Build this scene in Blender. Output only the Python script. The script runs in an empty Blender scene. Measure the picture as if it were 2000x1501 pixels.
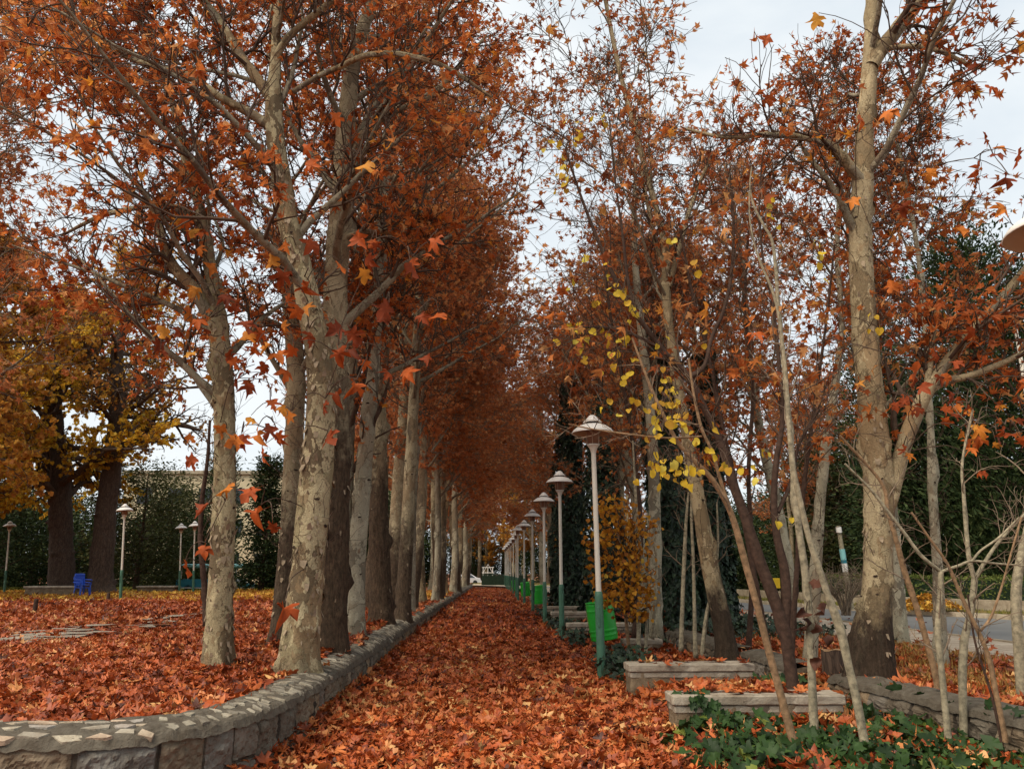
import bpy, math, random
import numpy as np
from math import radians, sin, cos, pi

random.seed(7)
COL = bpy.context.scene.collection
SC = bpy.context.scene

# ------------------------------------------------------------------ camera model
F = 1480.0
CAM = np.array([0.0, 0.0, 1.5])
_pt, _yw = radians(13.9), radians(-1.55)
FWD = np.array([-sin(_yw) * cos(_pt), cos(_yw) * cos(_pt), sin(_pt)])
RGT = np.array([cos(_yw), sin(_yw), 0.0])
UPV = np.cross(RGT, FWD)


def P(px, py, Y):
    """real-world point seen at photo position (px, py) at depth Y along the path"""
    d = FWD + RGT * (px - 1000) / F - UPV * (py - 750.5) / F
    return CAM + d * Y / d[1]


def G(px, py, z=0.0):
    d = FWD + RGT * (px - 1000) / F - UPV * (py - 750.5) / F
    return CAM + d * (z - CAM[2]) / d[2]


def pxr(w, p):
    return 0.5 * w * float((np.array(p) - CAM) @ FWD) / F


# ------------------------------------------------------------------ numeric noise
def _hash(ix, iy, iz):
    n = (ix.astype(np.int64) * 374761393 + iy.astype(np.int64) * 668265263 + iz.astype(np.int64) * 1440662683) & 0xFFFFFFFF
    n = ((n ^ (n >> 13)) * 1274126177) & 0xFFFFFFFF
    n = ((n ^ (n >> 16)) * 2246822519) & 0xFFFFFFFF
    return ((n ^ (n >> 15)) & 0xFFFFFF) / float(0xFFFFFF)


def vnoise(p):
    p = np.asarray(p, float)
    i = np.floor(p).astype(np.int64)
    f = p - i
    f = f * f * (3 - 2 * f)
    r = 0
    for dx in (0, 1):
        for dy in (0, 1):
            for dz in (0, 1):
                w = (f[..., 0] if dx else 1 - f[..., 0]) * (f[..., 1] if dy else 1 - f[..., 1]) * (f[..., 2] if dz else 1 - f[..., 2])
                r = r + w * _hash(i[..., 0] + dx, i[..., 1] + dy, i[..., 2] + dz)
    return r * 2 - 1


def fbm(p, o=3):
    p = np.asarray(p, float)
    a, s, r = 1.0, 0.0, 0
    for _ in range(o):
        r = r + a * vnoise(p)
        s += a
        p = p * 2.03 + 17.3
        a *= 0.5
    return r / s


# ------------------------------------------------------------------ mesh helpers
class MB:
    """collects vertices and polygons and links them as ONE mesh object"""

    def __init__(self):
        self.V, self.L, self.S, self.A, self.M = [], [], [], [], []
        self.n = 0

    def add(self, V, Fc, rnd=0.5, mat=0):
        V = np.asarray(V, float).reshape(-1, 3)
        Fc = np.asarray(Fc, np.int64)
        if Fc.size == 0:
            return
        self.V.append(V)
        self.L.append((Fc + self.n).ravel())
        m = Fc.shape[0]
        self.S.append(np.full(m, Fc.shape[1], np.int64))
        self.A.append(np.broadcast_to(np.asarray(rnd, float), (m,)).copy())
        self.M.append(np.broadcast_to(np.asarray(mat, np.int64), (m,)).copy())
        self.n += V.shape[0]

    def poly(self, V, rnd=0.5, mat=0):
        self.add(V, [list(range(len(V)))], rnd, mat)

    def box(self, lo, hi, mat=0, bev=0.0):
        x0, y0, z0 = lo
        x1, y1, z1 = hi
        b = min(bev, (x1 - x0) / 2.1, (y1 - y0) / 2.1, (z1 - z0) / 2.1)
        if b <= 0:
            V = [(x0, y0, z0), (x1, y0, z0), (x1, y1, z0), (x0, y1, z0), (x0, y0, z1), (x1, y0, z1), (x1, y1, z1), (x0, y1, z1)]
            self.add(V, [(0, 3, 2, 1), (4, 5, 6, 7), (0, 1, 5, 4), (1, 2, 6, 5), (2, 3, 7, 6), (3, 0, 4, 7)], 0.5, mat)
            return
        rings = []
        for z, i in ((z0, b), (z0 + b, 0), (z1 - b, 0), (z1, b)):
            c = b + i
            rings.append([(x0 + i, y0 + c, z), (x0 + c, y0 + i, z), (x1 - c, y0 + i, z), (x1 - i, y0 + c, z),
                          (x1 - i, y1 - c, z), (x1 - c, y1 - i, z), (x0 + c, y1 - i, z), (x0 + i, y1 - c, z)])
        V = [p for r in rings for p in r]
        q = [(r * 8 + k, r * 8 + (k + 1) % 8, r * 8 + 8 + (k + 1) % 8, r * 8 + 8 + k) for r in range(3) for k in range(8)]
        n = self.n
        self.add(V, q, 0.5, mat)
        self.add(rings[0][::-1], [list(range(8))], 0.5, mat)
        self.add(rings[3], [list(range(8))], 0.5, mat)

    def lathe(self, prof, seg=24, c=(0, 0, 0), mat=0, rnd=0.5):
        prof = np.asarray(prof, float)
        a = np.arange(seg) * 2 * pi / seg
        V = np.stack([np.outer(prof[:, 0], np.cos(a)) + c[0], np.outer(prof[:, 0], np.sin(a)) + c[1],
                      np.repeat(prof[:, 1][:, None], seg, 1) + c[2]], -1).reshape(-1, 3)
        q = [(i * seg + k, i * seg + (k + 1) % seg, (i + 1) * seg + (k + 1) % seg, (i + 1) * seg + k)
             for i in range(len(prof) - 1) for k in range(seg)]
        self.add(V, q, rnd, mat)

    def tubes(self, PL, RL, sides=4, mat=0, rnd=0.5, cap=False):
        V, Q = tubes(PL, RL, sides)
        if len(Q):
            self.add(V, Q, rnd, mat)

    def build(self, name, mats, parent=None, smooth=True):
        me = bpy.data.meshes.new(name)
        if self.V:
            V = np.concatenate(self.V)
            L = np.concatenate(self.L)
            S = np.concatenate(self.S)
            me.vertices.add(len(V))
            me.vertices.foreach_set('co', V.astype(np.float32).ravel())
            me.loops.add(len(L))
            me.loops.foreach_set('vertex_index', L.astype(np.int32))
            me.polygons.add(len(S))
            st = np.concatenate([[0], np.cumsum(S)[:-1]])
            me.polygons.foreach_set('loop_start', st.astype(np.int32))
            me.polygons.foreach_set('loop_total', S.astype(np.int32))
            me.polygons.foreach_set('material_index', np.concatenate(self.M).astype(np.int32))
            me.polygons.foreach_set('use_smooth', np.full(len(S), bool(smooth)))
            at = me.attributes.new('rnd', 'FLOAT', 'FACE')
            at.data.foreach_set('value', np.concatenate(self.A).astype(np.float32))
            me.update(calc_edges=True)
            me.validate()
        for m in (mats if isinstance(mats, (list, tuple)) else [mats]):
            me.materials.append(m)
        o = bpy.data.objects.new(name, me)
        COL.objects.link(o)
        if parent is not None:
            o.parent = parent
        return o


def tag(o, label=None, cat=None, group=None, kind=None):
    if label: o['label'] = label
    if cat: o['category'] = cat
    if group: o['group'] = group
    if kind: o['kind'] = kind
    return o


def thing(name, label, cat, loc=(0, 0, 0), rz=0.0, group=None):
    o = bpy.data.objects.new(name, None)
    COL.objects.link(o)
    o.location = [float(v) for v in loc]
    o.rotation_euler = (0, 0, rz)
    return tag(o, label, cat, group)


def copy_tree(o, parent=None):
    c = o.copy()
    COL.objects.link(c)
    if parent is not None:
        c.parent = parent
    for ch in list(o.children):
        copy_tree(ch, c)
    return c


def dup(root, label, loc, rz=0.0, scale=1.0, group=None):
    c = copy_tree(root)
    c.location = [float(v) for v in loc]
    c.rotation_euler = (0, 0, rz)
    c.scale = (scale,) * 3 if not isinstance(scale, (tuple, list)) else scale
    c['label'] = label
    if group: c['group'] = group
    return c


def tubes(PL, RL, sides):
    PL = np.asarray(PL, float)
    RL = np.asarray(RL, float)
    if PL.ndim == 2:
        PL, RL = PL[None], RL[None]
    N, K = PL.shape[:2]
    if N == 0:
        return np.zeros((0, 3)), np.zeros((0, 4), int)
    T = np.gradient(PL, axis=1)
    T /= np.linalg.norm(T, axis=2, keepdims=True) + 1e-9
    d = PL[:, -1] - PL[:, 0]
    ref = np.where((np.abs(d[:, 2]) > 0.75 * np.linalg.norm(d, axis=1))[:, None], np.array([1.0, 0.13, 0]), np.array([0.1, 0.05, 1.0]))[:, None, :]
    A = np.cross(T, np.broadcast_to(ref, T.shape))
    A /= np.linalg.norm(A, axis=2, keepdims=True) + 1e-9
    B = np.cross(T, A)
    an = np.arange(sides) * 2 * pi / sides
    V = PL[:, :, None, :] + RL[:, :, None, None] * (A[:, :, None, :] * np.cos(an)[None, None, :, None] + B[:, :, None, :] * np.sin(an)[None, None, :, None])
    b = (np.arange(N) * K * sides)[:, None, None] + (np.arange(K - 1) * sides)[None, :, None]
    k = np.arange(sides)[None, None, :]
    k2 = (np.arange(sides) + 1)[None, None, :] % sides
    Q = np.stack([b + k, b + k2, b + sides + k2, b + sides + k], -1).reshape(-1, 4)
    return V.reshape(-1, 3), Q


def spline(pts, step):
    """Catmull-Rom resample of rows (x, y, z, r...)"""
    p = np.asarray(pts, float)
    p = np.vstack([2 * p[0] - p[1], p, 2 * p[-1] - p[-2]])
    out = []
    for i in range(1, len(p) - 2):
        n = max(2, int(np.linalg.norm(p[i + 1, :3] - p[i, :3]) / step))
        t = (np.arange(n) / n)[:, None]
        a, b, c, d = p[i - 1], p[i], p[i + 1], p[i + 2]
        out.append(0.5 * (2 * b + (c - a) * t + (2 * a - 5 * b + 4 * c - d) * t * t + (3 * b - a - 3 * c + d) * t ** 3))
    out.append(p[-2][None])
    return np.vstack(out)


def resample(pl, K):
    pl = np.asarray(pl, float)
    s = np.concatenate([[0], np.cumsum(np.linalg.norm(np.diff(pl[:, :3], axis=0), axis=1))])
    t = np.linspace(0, s[-1], K)
    return np.stack([np.interp(t, s, pl[:, j]) for j in range(pl.shape[1])], 1)


# ------------------------------------------------------------------ materials
def nmat(name):
    m = bpy.data.materials.new(name)
    m.use_nodes = True
    nt = m.node_tree
    nt.nodes.clear()
    out = nt.nodes.new('ShaderNodeOutputMaterial')
    b = nt.nodes.new('ShaderNodeBsdfPrincipled')
    nt.links.new(b.outputs[0], out.inputs[0])
    b.inputs['Specular IOR Level'].default_value = 0.25
    return m, nt, b, out


def nd(nt, t, **kw):
    n = nt.nodes.new(t)
    for k, v in kw.items():
        if k.startswith('i_'):
            key = k[2:]
            key = int(key) if key.isdigit() else key.replace('_', ' ')
            if hasattr(v, 'is_linked') or isinstance(v, bpy.types.NodeSocket):
                nt.links.new(v, n.inputs[key])
            else:
                n.inputs[key].default_value = v
        else:
            setattr(n, k, v)
    return n


def ramp(nt, fac, stops, interp='LINEAR'):
    r = nt.nodes.new('ShaderNodeValToRGB')
    r.color_ramp.interpolation = interp
    e = r.color_ramp.elements
    while len(e) < len(stops):
        e.new(0.5)
    for i, (p, c) in enumerate(stops):
        e[i].position = p
        e[i].color = tuple(c) + (1,) if len(c) == 3 else c
    nt.links.new(fac, r.inputs[0])
    return r.outputs[0]


def mixc(nt, fac, a, b, mode='MIX'):
    n = nt.nodes.new('ShaderNodeMix')
    n.data_type = 'RGBA'
    n.blend_type = mode
    for s, v in ((n.inputs[0], fac), (n.inputs[6], a), (n.inputs[7], b)):
        if isinstance(v, bpy.types.NodeSocket):
            nt.links.new(v, s)
        else:
            s.default_value = v if not isinstance(v, tuple) or len(v) == 4 else tuple(v) + (1,)
    return n.outputs[2]


def math_(nt, op, a, b=0.0, c=0.0, clamp=False):
    n = nt.nodes.new('ShaderNodeMath')
    n.operation = op
    n.use_clamp = clamp
    for s, v in zip(n.inputs, (a, b, c)):
        if isinstance(v, bpy.types.NodeSocket):
            nt.links.new(v, s)
        else:
            s.default_value = v
    return n.outputs[0]


def noise(nt, vec, scale, detail=4, rough=0.55, dist=0.0):
    n = nd(nt, 'ShaderNodeTexNoise', i_Scale=scale, i_Detail=detail, i_Roughness=rough, i_Distortion=dist)
    nt.links.new(vec, n.inputs['Vector'])
    return n.outputs[0]


def coords(nt, scale=(1, 1, 1)):
    tc = nt.nodes.new('ShaderNodeTexCoord')
    mp = nt.nodes.new('ShaderNodeMapping')
    mp.inputs['Scale'].default_value = scale
    nt.links.new(tc.outputs['Object'], mp.inputs[0])
    return mp.outputs[0]


def bump(nt, b, h, strength=0.5, dist=0.02):
    n = nd(nt, 'ShaderNodeBump', i_Strength=strength, i_Distance=dist)
    nt.links.new(h, n.inputs['Height'])
    nt.links.new(n.outputs[0], b.inputs['Normal'])


def leaf_mat(name, stops, trans=0.3, rough=0.6, spec=0.2):
    m, nt, b, out = nmat(name)
    at = nd(nt, 'ShaderNodeAttribute', attribute_name='rnd')
    c = ramp(nt, at.outputs['Fac'], stops)
    v = coords(nt)
    n1 = noise(nt, v, 9.0, 3)
    f = nd(nt, 'ShaderNodeMapRange', i_1=0.3, i_2=0.7, i_3=0.72, i_4=1.25)
    nt.links.new(n1, f.inputs[0])
    hs = nd(nt, 'ShaderNodeHueSaturation')
    nt.links.new(c, hs.inputs['Color'])
    nt.links.new(f.outputs[0], hs.inputs['Value'])
    c = hs.outputs[0]
    nt.links.new(c, b.inputs['Base Color'])
    b.inputs['Roughness'].default_value = rough
    b.inputs['Specular IOR Level'].default_value = spec
    tr = nt.nodes.new('ShaderNodeBsdfTranslucent')
    nt.links.new(c, tr.inputs[0])
    mx = nd(nt, 'ShaderNodeMixShader', i_0=trans)
    nt.links.new(b.outputs[0], mx.inputs[1])
    nt.links.new(tr.outputs[0], mx.inputs[2])
    nt.links.new(mx.outputs[0], out.inputs[0])
    return m


def simple(name, col, rough=0.6, spec=0.3, var=0.15, scale=6.0, bmp=0.0, metal=0.0):
    m, nt, b, out = nmat(name)
    v = coords(nt)
    n1 = noise(nt, v, scale, 6, 0.6)
    lo = tuple(c * (1 - var) for c in col)
    hi = tuple(min(1, c * (1 + var)) for c in col)
    nt.links.new(ramp(nt, n1, [(0.3, lo), (0.7, hi)]), b.inputs['Base Color'])
    b.inputs['Roughness'].default_value = rough
    b.inputs['Specular IOR Level'].default_value = spec
    b.inputs['Metallic'].default_value = metal
    if bmp:
        bump(nt, b, noise(nt, v, scale * 6, 6, 0.7), bmp, 0.01)
    return m


def plane_bark(name, dark_h, soft, pale=(0.36, 0.315, 0.215), olive=(0.25, 0.225, 0.145), tan=(0.26, 0.19, 0.115), grey=(0.165, 0.128, 0.088), dark=(0.085, 0.056, 0.037)):
    m, nt, b, out = nmat(name)
    v = coords(nt, (1, 1, 0.55))
    dn = nd(nt, 'ShaderNodeTexNoise', i_Scale=4.0, i_Detail=6.0, i_Roughness=0.62)
    nt.links.new(v, dn.inputs['Vector'])
    vv = nd(nt, 'ShaderNodeVectorMath', operation='MULTIPLY_ADD')
    nt.links.new(dn.outputs[1], vv.inputs[0])
    vv.inputs[1].default_value = (0.5, 0.5, 0.5)
    nt.links.new(v, vv.inputs[2])

    def cells(scale, feature='F1'):
        vo = nd(nt, 'ShaderNodeTexVoronoi', feature=feature, i_Scale=scale)
        nt.links.new(vv.outputs[0], vo.inputs['Vector'])
        return vo
    vo, ve = cells(3.1), cells(3.1, 'DISTANCE_TO_EDGE')
    sep = nt.nodes.new('ShaderNodeSeparateColor')
    nt.links.new(vo.outputs['Color'], sep.inputs[0])
    c = ramp(nt, sep.outputs[0], [(0.0, pale), (0.30, tuple(0.85 * a for a in pale)), (0.50, olive), (0.70, tan), (0.84, tuple(0.8 * a for a in grey))], 'CONSTANT')
    big = noise(nt, v, 1.1, 4)
    c = mixc(nt, ramp(nt, big, [(0.42, (0, 0, 0)), (0.72, (0.7, 0.7, 0.7))]), c, tuple(0.75 * (o + t) / 2 for o, t in zip(olive, tan)))
    # small fresh plates and old flecks
    v2o = cells(13.0)
    s2 = nt.nodes.new('ShaderNodeSeparateColor')
    nt.links.new(v2o.outputs['Color'], s2.inputs[0])
    c = mixc(nt, ramp(nt, s2.outputs[1], [(0.0, (0, 0, 0)), (0.84, (0.75, 0.75, 0.75))], 'CONSTANT'), c, tuple(a * 0.8 for a in tan))
    c = mixc(nt, ramp(nt, s2.outputs[2], [(0.0, (0, 0, 0)), (0.86, (0.8, 0.8, 0.8))], 'CONSTANT'), c, tuple(min(1, a * 1.12) for a in pale))
    # dark curled edges of the plates
    en = noise(nt, v, 6.0, 3)
    ed = ramp(nt, math_(nt, 'ADD', ve.outputs[0], math_(nt, 'MULTIPLY', en, 0.10)), [(0.050, (0.85, 0.85, 0.85)), (0.075, (0, 0, 0))])
    c = mixc(nt, ed, c, tuple(a * 0.30 for a in tan))
    # fine scars and lenticels
    v2 = coords(nt, (1, 1, 0.8))
    fl = noise(nt, v2, 30.0, 5, 0.65, 1.0)
    c = mixc(nt, ramp(nt, fl, [(0.58, (0, 0, 0)), (0.66, (0.9, 0.9, 0.9))]), c, tuple(a * 0.38 for a in tan))
    c = mixc(nt, ramp(nt, noise(nt, v2, 90.0, 3, 0.6), [(0.4, (0.35, 0.35, 0.35)), (0.6, (0, 0, 0))]), c, tuple(a * 0.5 for a in olive))
    # rough dark bark towards the foot, ragged and gradual upper edge
    tc = nt.nodes.new('ShaderNodeTexCoord')
    sx = nt.nodes.new('ShaderNodeSeparateXYZ')
    nt.links.new(tc.outputs['Object'], sx.inputs[0])
    rag = math_(nt, 'MULTIPLY_ADD', noise(nt, v, 4.5, 8, 0.72), 4.0 * soft, -2.0 * soft)
    hz = math_(nt, 'SUBTRACT', dark_h, math_(nt, 'ADD', sx.outputs[2], rag))
    dk = nd(nt, 'ShaderNodeMapRange', i_1=-0.45 * soft, i_2=0.45 * soft + 1e-3, i_3=0.0, i_4=0.94)
    nt.links.new(hz, dk.inputs[0])
    v3 = coords(nt, (1, 1, 0.16))
    fur = noise(nt, v3, 34.0, 6, 0.7, 0.5)
    sc_ = noise(nt, v, 24.0, 5, 0.7)
    dc = ramp(nt, math_(nt, 'MULTIPLY_ADD', sc_, 0.5, math_(nt, 'MULTIPLY', fur, 0.5)), [(0.36, tuple(a * 0.30 for a in dark)), (0.5, dark), (0.64, tuple(a * 2.0 for a in dark))])
    c = mixc(nt, dk.outputs[0], c, dc)
    nt.links.new(c, b.inputs['Base Color'])
    b.inputs['Roughness'].default_value = 0.88
    b.inputs['Specular IOR Level'].default_value = 0.15
    h = math_(nt, 'ADD', math_(nt, 'MULTIPLY', sep.outputs[0], -0.5), math_(nt, 'MULTIPLY', fl, -0.9))
    h = math_(nt, 'ADD', h, math_(nt, 'MULTIPLY', s2.outputs[1], -0.35))
    h = math_(nt, 'ADD', h, math_(nt, 'MULTIPLY', fur, math_(nt, 'MULTIPLY', dk.outputs[0], 2.4)))
    h = math_(nt, 'ADD', h, math_(nt, 'MULTIPLY', noise(nt, v, 60.0, 3), 0.4))
    bump(nt, b, h, 1.0, 0.016)
    return m


def bark(name, col, scale=18.0):
    m, nt, b, out = nmat(name)
    v = coords(nt, (1, 1, 0.22))
    cr = nd(nt, 'ShaderNodeTexVoronoi', feature='DISTANCE_TO_EDGE', i_Scale=scale)
    nt.links.new(v, cr.inputs['Vector'])
    n1 = noise(nt, v, scale * 0.7, 5, 0.65, 0.6)
    c = ramp(nt, n1, [(0.3, tuple(a * 0.5 for a in col)), (0.55, col), (0.75, tuple(a * 1.6 for a in col))])
    c = mixc(nt, ramp(nt, cr.outputs[0], [(0.0, (0.75, 0.75, 0.75)), (0.1, (0, 0, 0))]), c, tuple(a * 0.3 for a in col))
    nt.links.new(c, b.inputs['Base Color'])
    b.inputs['Roughness'].default_value = 0.9
    bump(nt, b, math_(nt, 'ADD', cr.outputs[0], n1), 0.8, 0.02)
    return m


M = {}
M['rust'] = leaf_mat('rust_leaf', [(0.0, (0.18, 0.050, 0.020)), (0.22, (0.36, 0.092, 0.026)), (0.5, (0.52, 0.140, 0.034)), (0.72, (0.60, 0.215, 0.058)), (0.9, (0.66, 0.36, 0.15)), (1.0, (0.70, 0.30, 0.04))], 0.58)
M['russet'] = leaf_mat('russet_leaf', [(0.0, (0.26, 0.090, 0.038)), (0.3, (0.48, 0.160, 0.058)), (0.7, (0.62, 0.25, 0.090)), (1.0, (0.72, 0.44, 0.20))], 0.6)
M['dead'] = leaf_mat('dead_leaf', [(0.0, (0.05, 0.020, 0.013)), (1.0, (0.12, 0.045, 0.025))], 0.2)
M['bright'] = leaf_mat('bright_orange_leaf', [(0.0, (0.20, 0.038, 0.012)), (0.35, (0.36, 0.066, 0.014)), (0.7, (0.52, 0.115, 0.020)), (0.9, (0.62, 0.21, 0.03)), (1.0, (0.62, 0.29, 0.04))], 0.3)
M['amber'] = leaf_mat('amber_leaf', [(0.0, (0.20, 0.07, 0.016)), (0.3, (0.36, 0.14, 0.025)), (0.65, (0.50, 0.24, 0.035)), (1.0, (0.62, 0.38, 0.06))], 0.5)
M['gold'] = leaf_mat('gold_leaf', [(0.0, (0.36, 0.16, 0.018)), (0.35, (0.60, 0.33, 0.026)), (0.75, (0.72, 0.47, 0.04)), (1.0, (0.74, 0.56, 0.10))], 0.55)
M['lemon'] = leaf_mat('yellow_leaf', [(0.0, (0.46, 0.25, 0.03)), (0.35, (0.60, 0.40, 0.03)), (0.8, (0.66, 0.48, 0.045)), (1.0, (0.62, 0.54, 0.10))], 0.4)
M['litter'] = leaf_mat('fallen_leaf', [(0.0, (0.07, 0.018, 0.009)), (0.2, (0.20, 0.040, 0.013)), (0.5, (0.39, 0.080, 0.018)), (0.75, (0.48, 0.135, 0.034)), (0.92, (0.56, 0.245, 0.085)), (1.0, (0.62, 0.35, 0.13))], 0.15, 0.5, 0.35)
M['shrub_leaf'] = leaf_mat('shrub_leaf', [(0.0, (0.26, 0.09, 0.014)), (0.35, (0.46, 0.19, 0.02)), (0.75, (0.60, 0.31, 0.03)), (1.0, (0.66, 0.44, 0.06))], 0.45)
M['litter_gold'] = leaf_mat('fallen_gold_leaf', [(0.0, (0.30, 0.11, 0.02)), (0.4, (0.54, 0.28, 0.04)), (1.0, (0.68, 0.46, 0.08))], 0.12)
M['ivy'] = leaf_mat('ivy_leaf', [(0.0, (0.011, 0.027, 0.007)), (0.5, (0.022, 0.052, 0.012)), (0.93, (0.040, 0.082, 0.019)), (1.0, (0.16, 0.19, 0.03))], 0.18, 0.55, 0.22)
M['dark_ivy'] = leaf_mat('dark_ivy_leaf', [(0.0, (0.008, 0.018, 0.010)), (0.6, (0.016, 0.036, 0.018)), (1.0, (0.035, 0.065, 0.03))], 0.1, 0.5, 0.35)
M['conifer'] = leaf_mat('conifer_spray', [(0.0, (0.008, 0.016, 0.007)), (0.45, (0.024, 0.042, 0.015)), (0.8, (0.055, 0.080, 0.026)), (1.0, (0.09, 0.11, 0.04))], 0.15, 0.7, 0.12)
M['olive'] = leaf_mat('olive_spray', [(0.0, (0.028, 0.035, 0.012)), (0.5, (0.055, 0.065, 0.022)), (1.0, (0.11, 0.11, 0.035))], 0.15, 0.7, 0.15)
M['hedge'] = leaf_mat('hedge_leaf', [(0.0, (0.05, 0.075, 0.016)), (0.6, (0.12, 0.16, 0.035)), (1.0, (0.22, 0.24, 0.06))], 0.2)
M['grassblade'] = leaf_mat('grass_blade', [(0.0, (0.07, 0.09, 0.015)), (0.6, (0.16, 0.17, 0.03)), (1.0, (0.32, 0.26, 0.05))], 0.25)
M['drygrass'] = leaf_mat('dry_grass_blade', [(0.0, (0.16, 0.08, 0.02)), (0.6, (0.32, 0.17, 0.04)), (1.0, (0.44, 0.30, 0.09))], 0.2)

M['bark_pale'] = plane_bark('plane_bark_pale', 0.15, 0.55, (0.44, 0.37, 0.225), (0.29, 0.245, 0.14), (0.28, 0.19, 0.105), (0.16, 0.115, 0.07), dark=(0.12, 0.085, 0.055))
M['bark_grey'] = plane_bark('plane_bark_grey', -1.0, 0.3, (0.42, 0.385, 0.28), (0.33, 0.305, 0.22), (0.31, 0.25, 0.17), (0.22, 0.19, 0.14))
M['bark_mid'] = plane_bark('plane_bark_mid', 2.0, 0.8, (0.40, 0.335, 0.215), (0.29, 0.245, 0.155), (0.29, 0.21, 0.125), dark=(0.070, 0.048, 0.032))
M['bark_dark'] = plane_bark('plane_bark_dark', 3.3, 0.8, (0.40, 0.335, 0.215), (0.29, 0.245, 0.155), (0.28, 0.20, 0.12), dark=(0.056, 0.035, 0.022))
M['bark_foot'] = plane_bark('plane_bark_dark_foot', 1.0, 0.42, (0.43, 0.35, 0.215), (0.35, 0.285, 0.17), (0.35, 0.245, 0.135), (0.24, 0.175, 0.10), (0.032, 0.021, 0.015))
M['scar'] = simple('bark_scar', (0.045, 0.030, 0.022), 0.9, 0.1, 0.4, 30, 0.8)
M['limb'] = plane_bark('limb_bark', -1.0, 0.3, (0.31, 0.27, 0.19), (0.24, 0.21, 0.145), (0.22, 0.16, 0.10), (0.15, 0.11, 0.08))
M['twig'] = simple('twig_bark', (0.085, 0.058, 0.042), 0.85, 0.1, 0.4, 9)
M['twig_pale'] = simple('pale_twig_bark', (0.20, 0.15, 0.105), 0.85, 0.1, 0.35, 9)
M['stem_pale'] = simple('pale_stem_bark', (0.27, 0.235, 0.16), 0.8, 0.15, 0.55, 22, 0.8)
M['stem_tan'] = simple('tan_stem_bark', (0.23, 0.145, 0.08), 0.8, 0.15, 0.5, 22, 0.8)
M['stem_dark'] = simple('dark_stem_bark', (0.060, 0.036, 0.026), 0.85, 0.15, 0.45, 20, 0.5)
M['bark_old'] = bark('furrowed_bark', (0.085, 0.058, 0.042))
M['flake'] = simple('bark_flake', (0.26, 0.20, 0.135), 0.85, 0.1, 0.4, 12)

# ------------------------------------------------------------------ leaves
def leaf_proto(kind, rng, hi=True, curl=1.0):
    """a single leaf: stalk end at the origin, tip along +y, unit length, curled out of its plane"""
    if kind == 'plane':
        if hi:
            half = [(0.05, 0.02), (0.30, -0.06), (0.46, 0.06), (0.36, 0.16), (0.27, 0.27), (0.44, 0.40), (0.60, 0.62), (0.38, 0.56), (0.19, 0.50), (0.21, 0.68), (0.12, 0.82)]
        else:
            half = [(0.05, 0.02), (0.46, 0.05), (0.27, 0.27), (0.59, 0.62), (0.19, 0.50)]
        tip = (0, 1.0)
        cen = (0, 0.32)
    elif kind == 'ivy':
        half = [(0.05, 0.02), (0.30, -0.14), (0.40, 0.02), (0.30, 0.17), (0.52, 0.34), (0.48, 0.46), (0.26, 0.50), (0.17, 0.76)]
        tip = (0, 1.0)
        cen = (0, 0.35)
    elif kind == 'round':
        half = [(0.05, 0.05), (0.24, -0.02), (0.44, 0.16), (0.48, 0.42), (0.34, 0.70), (0.14, 0.90)]
        tip = (0, 1.0)
        cen = (0, 0.4)
    else:                                                               # slender spray
        half = [(0.05, 0.0), (0.20, 0.25), (0.12, 0.6)]
        tip = (0, 1.0)
        cen = (0, 0.4)
    pts = [(x, y) for x, y in half] + [tip] + [(-x, y) for x, y in half[::-1]]
    j = 0.05 if kind in ('plane', 'ivy') else 0.02
    V = np.array([(x + rng.normal(0, j), y + rng.normal(0, j), 0) for x, y in pts] + [(cen[0], cen[1], 0)])
    fold, bx, by, tw = rng.uniform(-0.1, 0.55) * curl, rng.normal(0, 0.55) * curl, rng.normal(0.1, 0.45) * curl, rng.normal(0, 0.5) * curl
    V[:, 2] = fold * np.abs(V[:, 0]) + bx * V[:, 0] ** 2 + by * (V[:, 1] - 0.35) ** 2 + tw * V[:, 0] * (V[:, 1] - 0.3) + rng.normal(0, 0.035 * curl, len(V))
    n = len(pts)
    T = [(n, i, i + 1) for i in range(n - 1)] + [(n, n - 1, 0)]
    if kind in ('plane', 'round') and hi:
        k = len(V)
        V = np.vstack([V, [(0.018, 0.03, V[0, 2]), (-0.018, 0.03, V[0, 2]), (rng.normal(0, 0.1), -0.5, rng.normal(0, 0.12))]])
        T.append((k, k + 1, k + 2))
    return V, np.array(T)


_r0 = np.random.default_rng(3)
LP_HI = [leaf_proto('plane', _r0, True, 1.0) for _ in range(12)]
LP_LO = [leaf_proto('plane', _r0, False, 1.2) for _ in range(10)]
LP_DRY = [leaf_proto('plane', _r0, False, 2.2) for _ in range(10)]
LP_FLAT = [leaf_proto('plane', _r0, True, 0.45) for _ in range(8)]
LP_DROOP = []
for _ in range(14):
    _v, _t = leaf_proto('plane', _r0, True, 1.2)
    _q = _v[:, 0] ** 2 + (_v[:, 1] - 0.3) ** 2
    _v[:, 2] += (-0.75 * _q + 0.25 * np.abs(_v[:, 0])) * _r0.uniform(0.4, 1.3)
    LP_DROOP.append((_v, _t))
LP_IVY = [leaf_proto('ivy', _r0, True, 0.8) for _ in range(6)]
LP_ROUND = [leaf_proto('round', _r0, True, 1.0) for _ in range(9)]
LP_SPRAY = [leaf_proto('spray', _r0, False, 0.5) for _ in range(5)]


def unit(v):
    return v / (np.linalg.norm(v, axis=-1, keepdims=True) + 1e-9)


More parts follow.
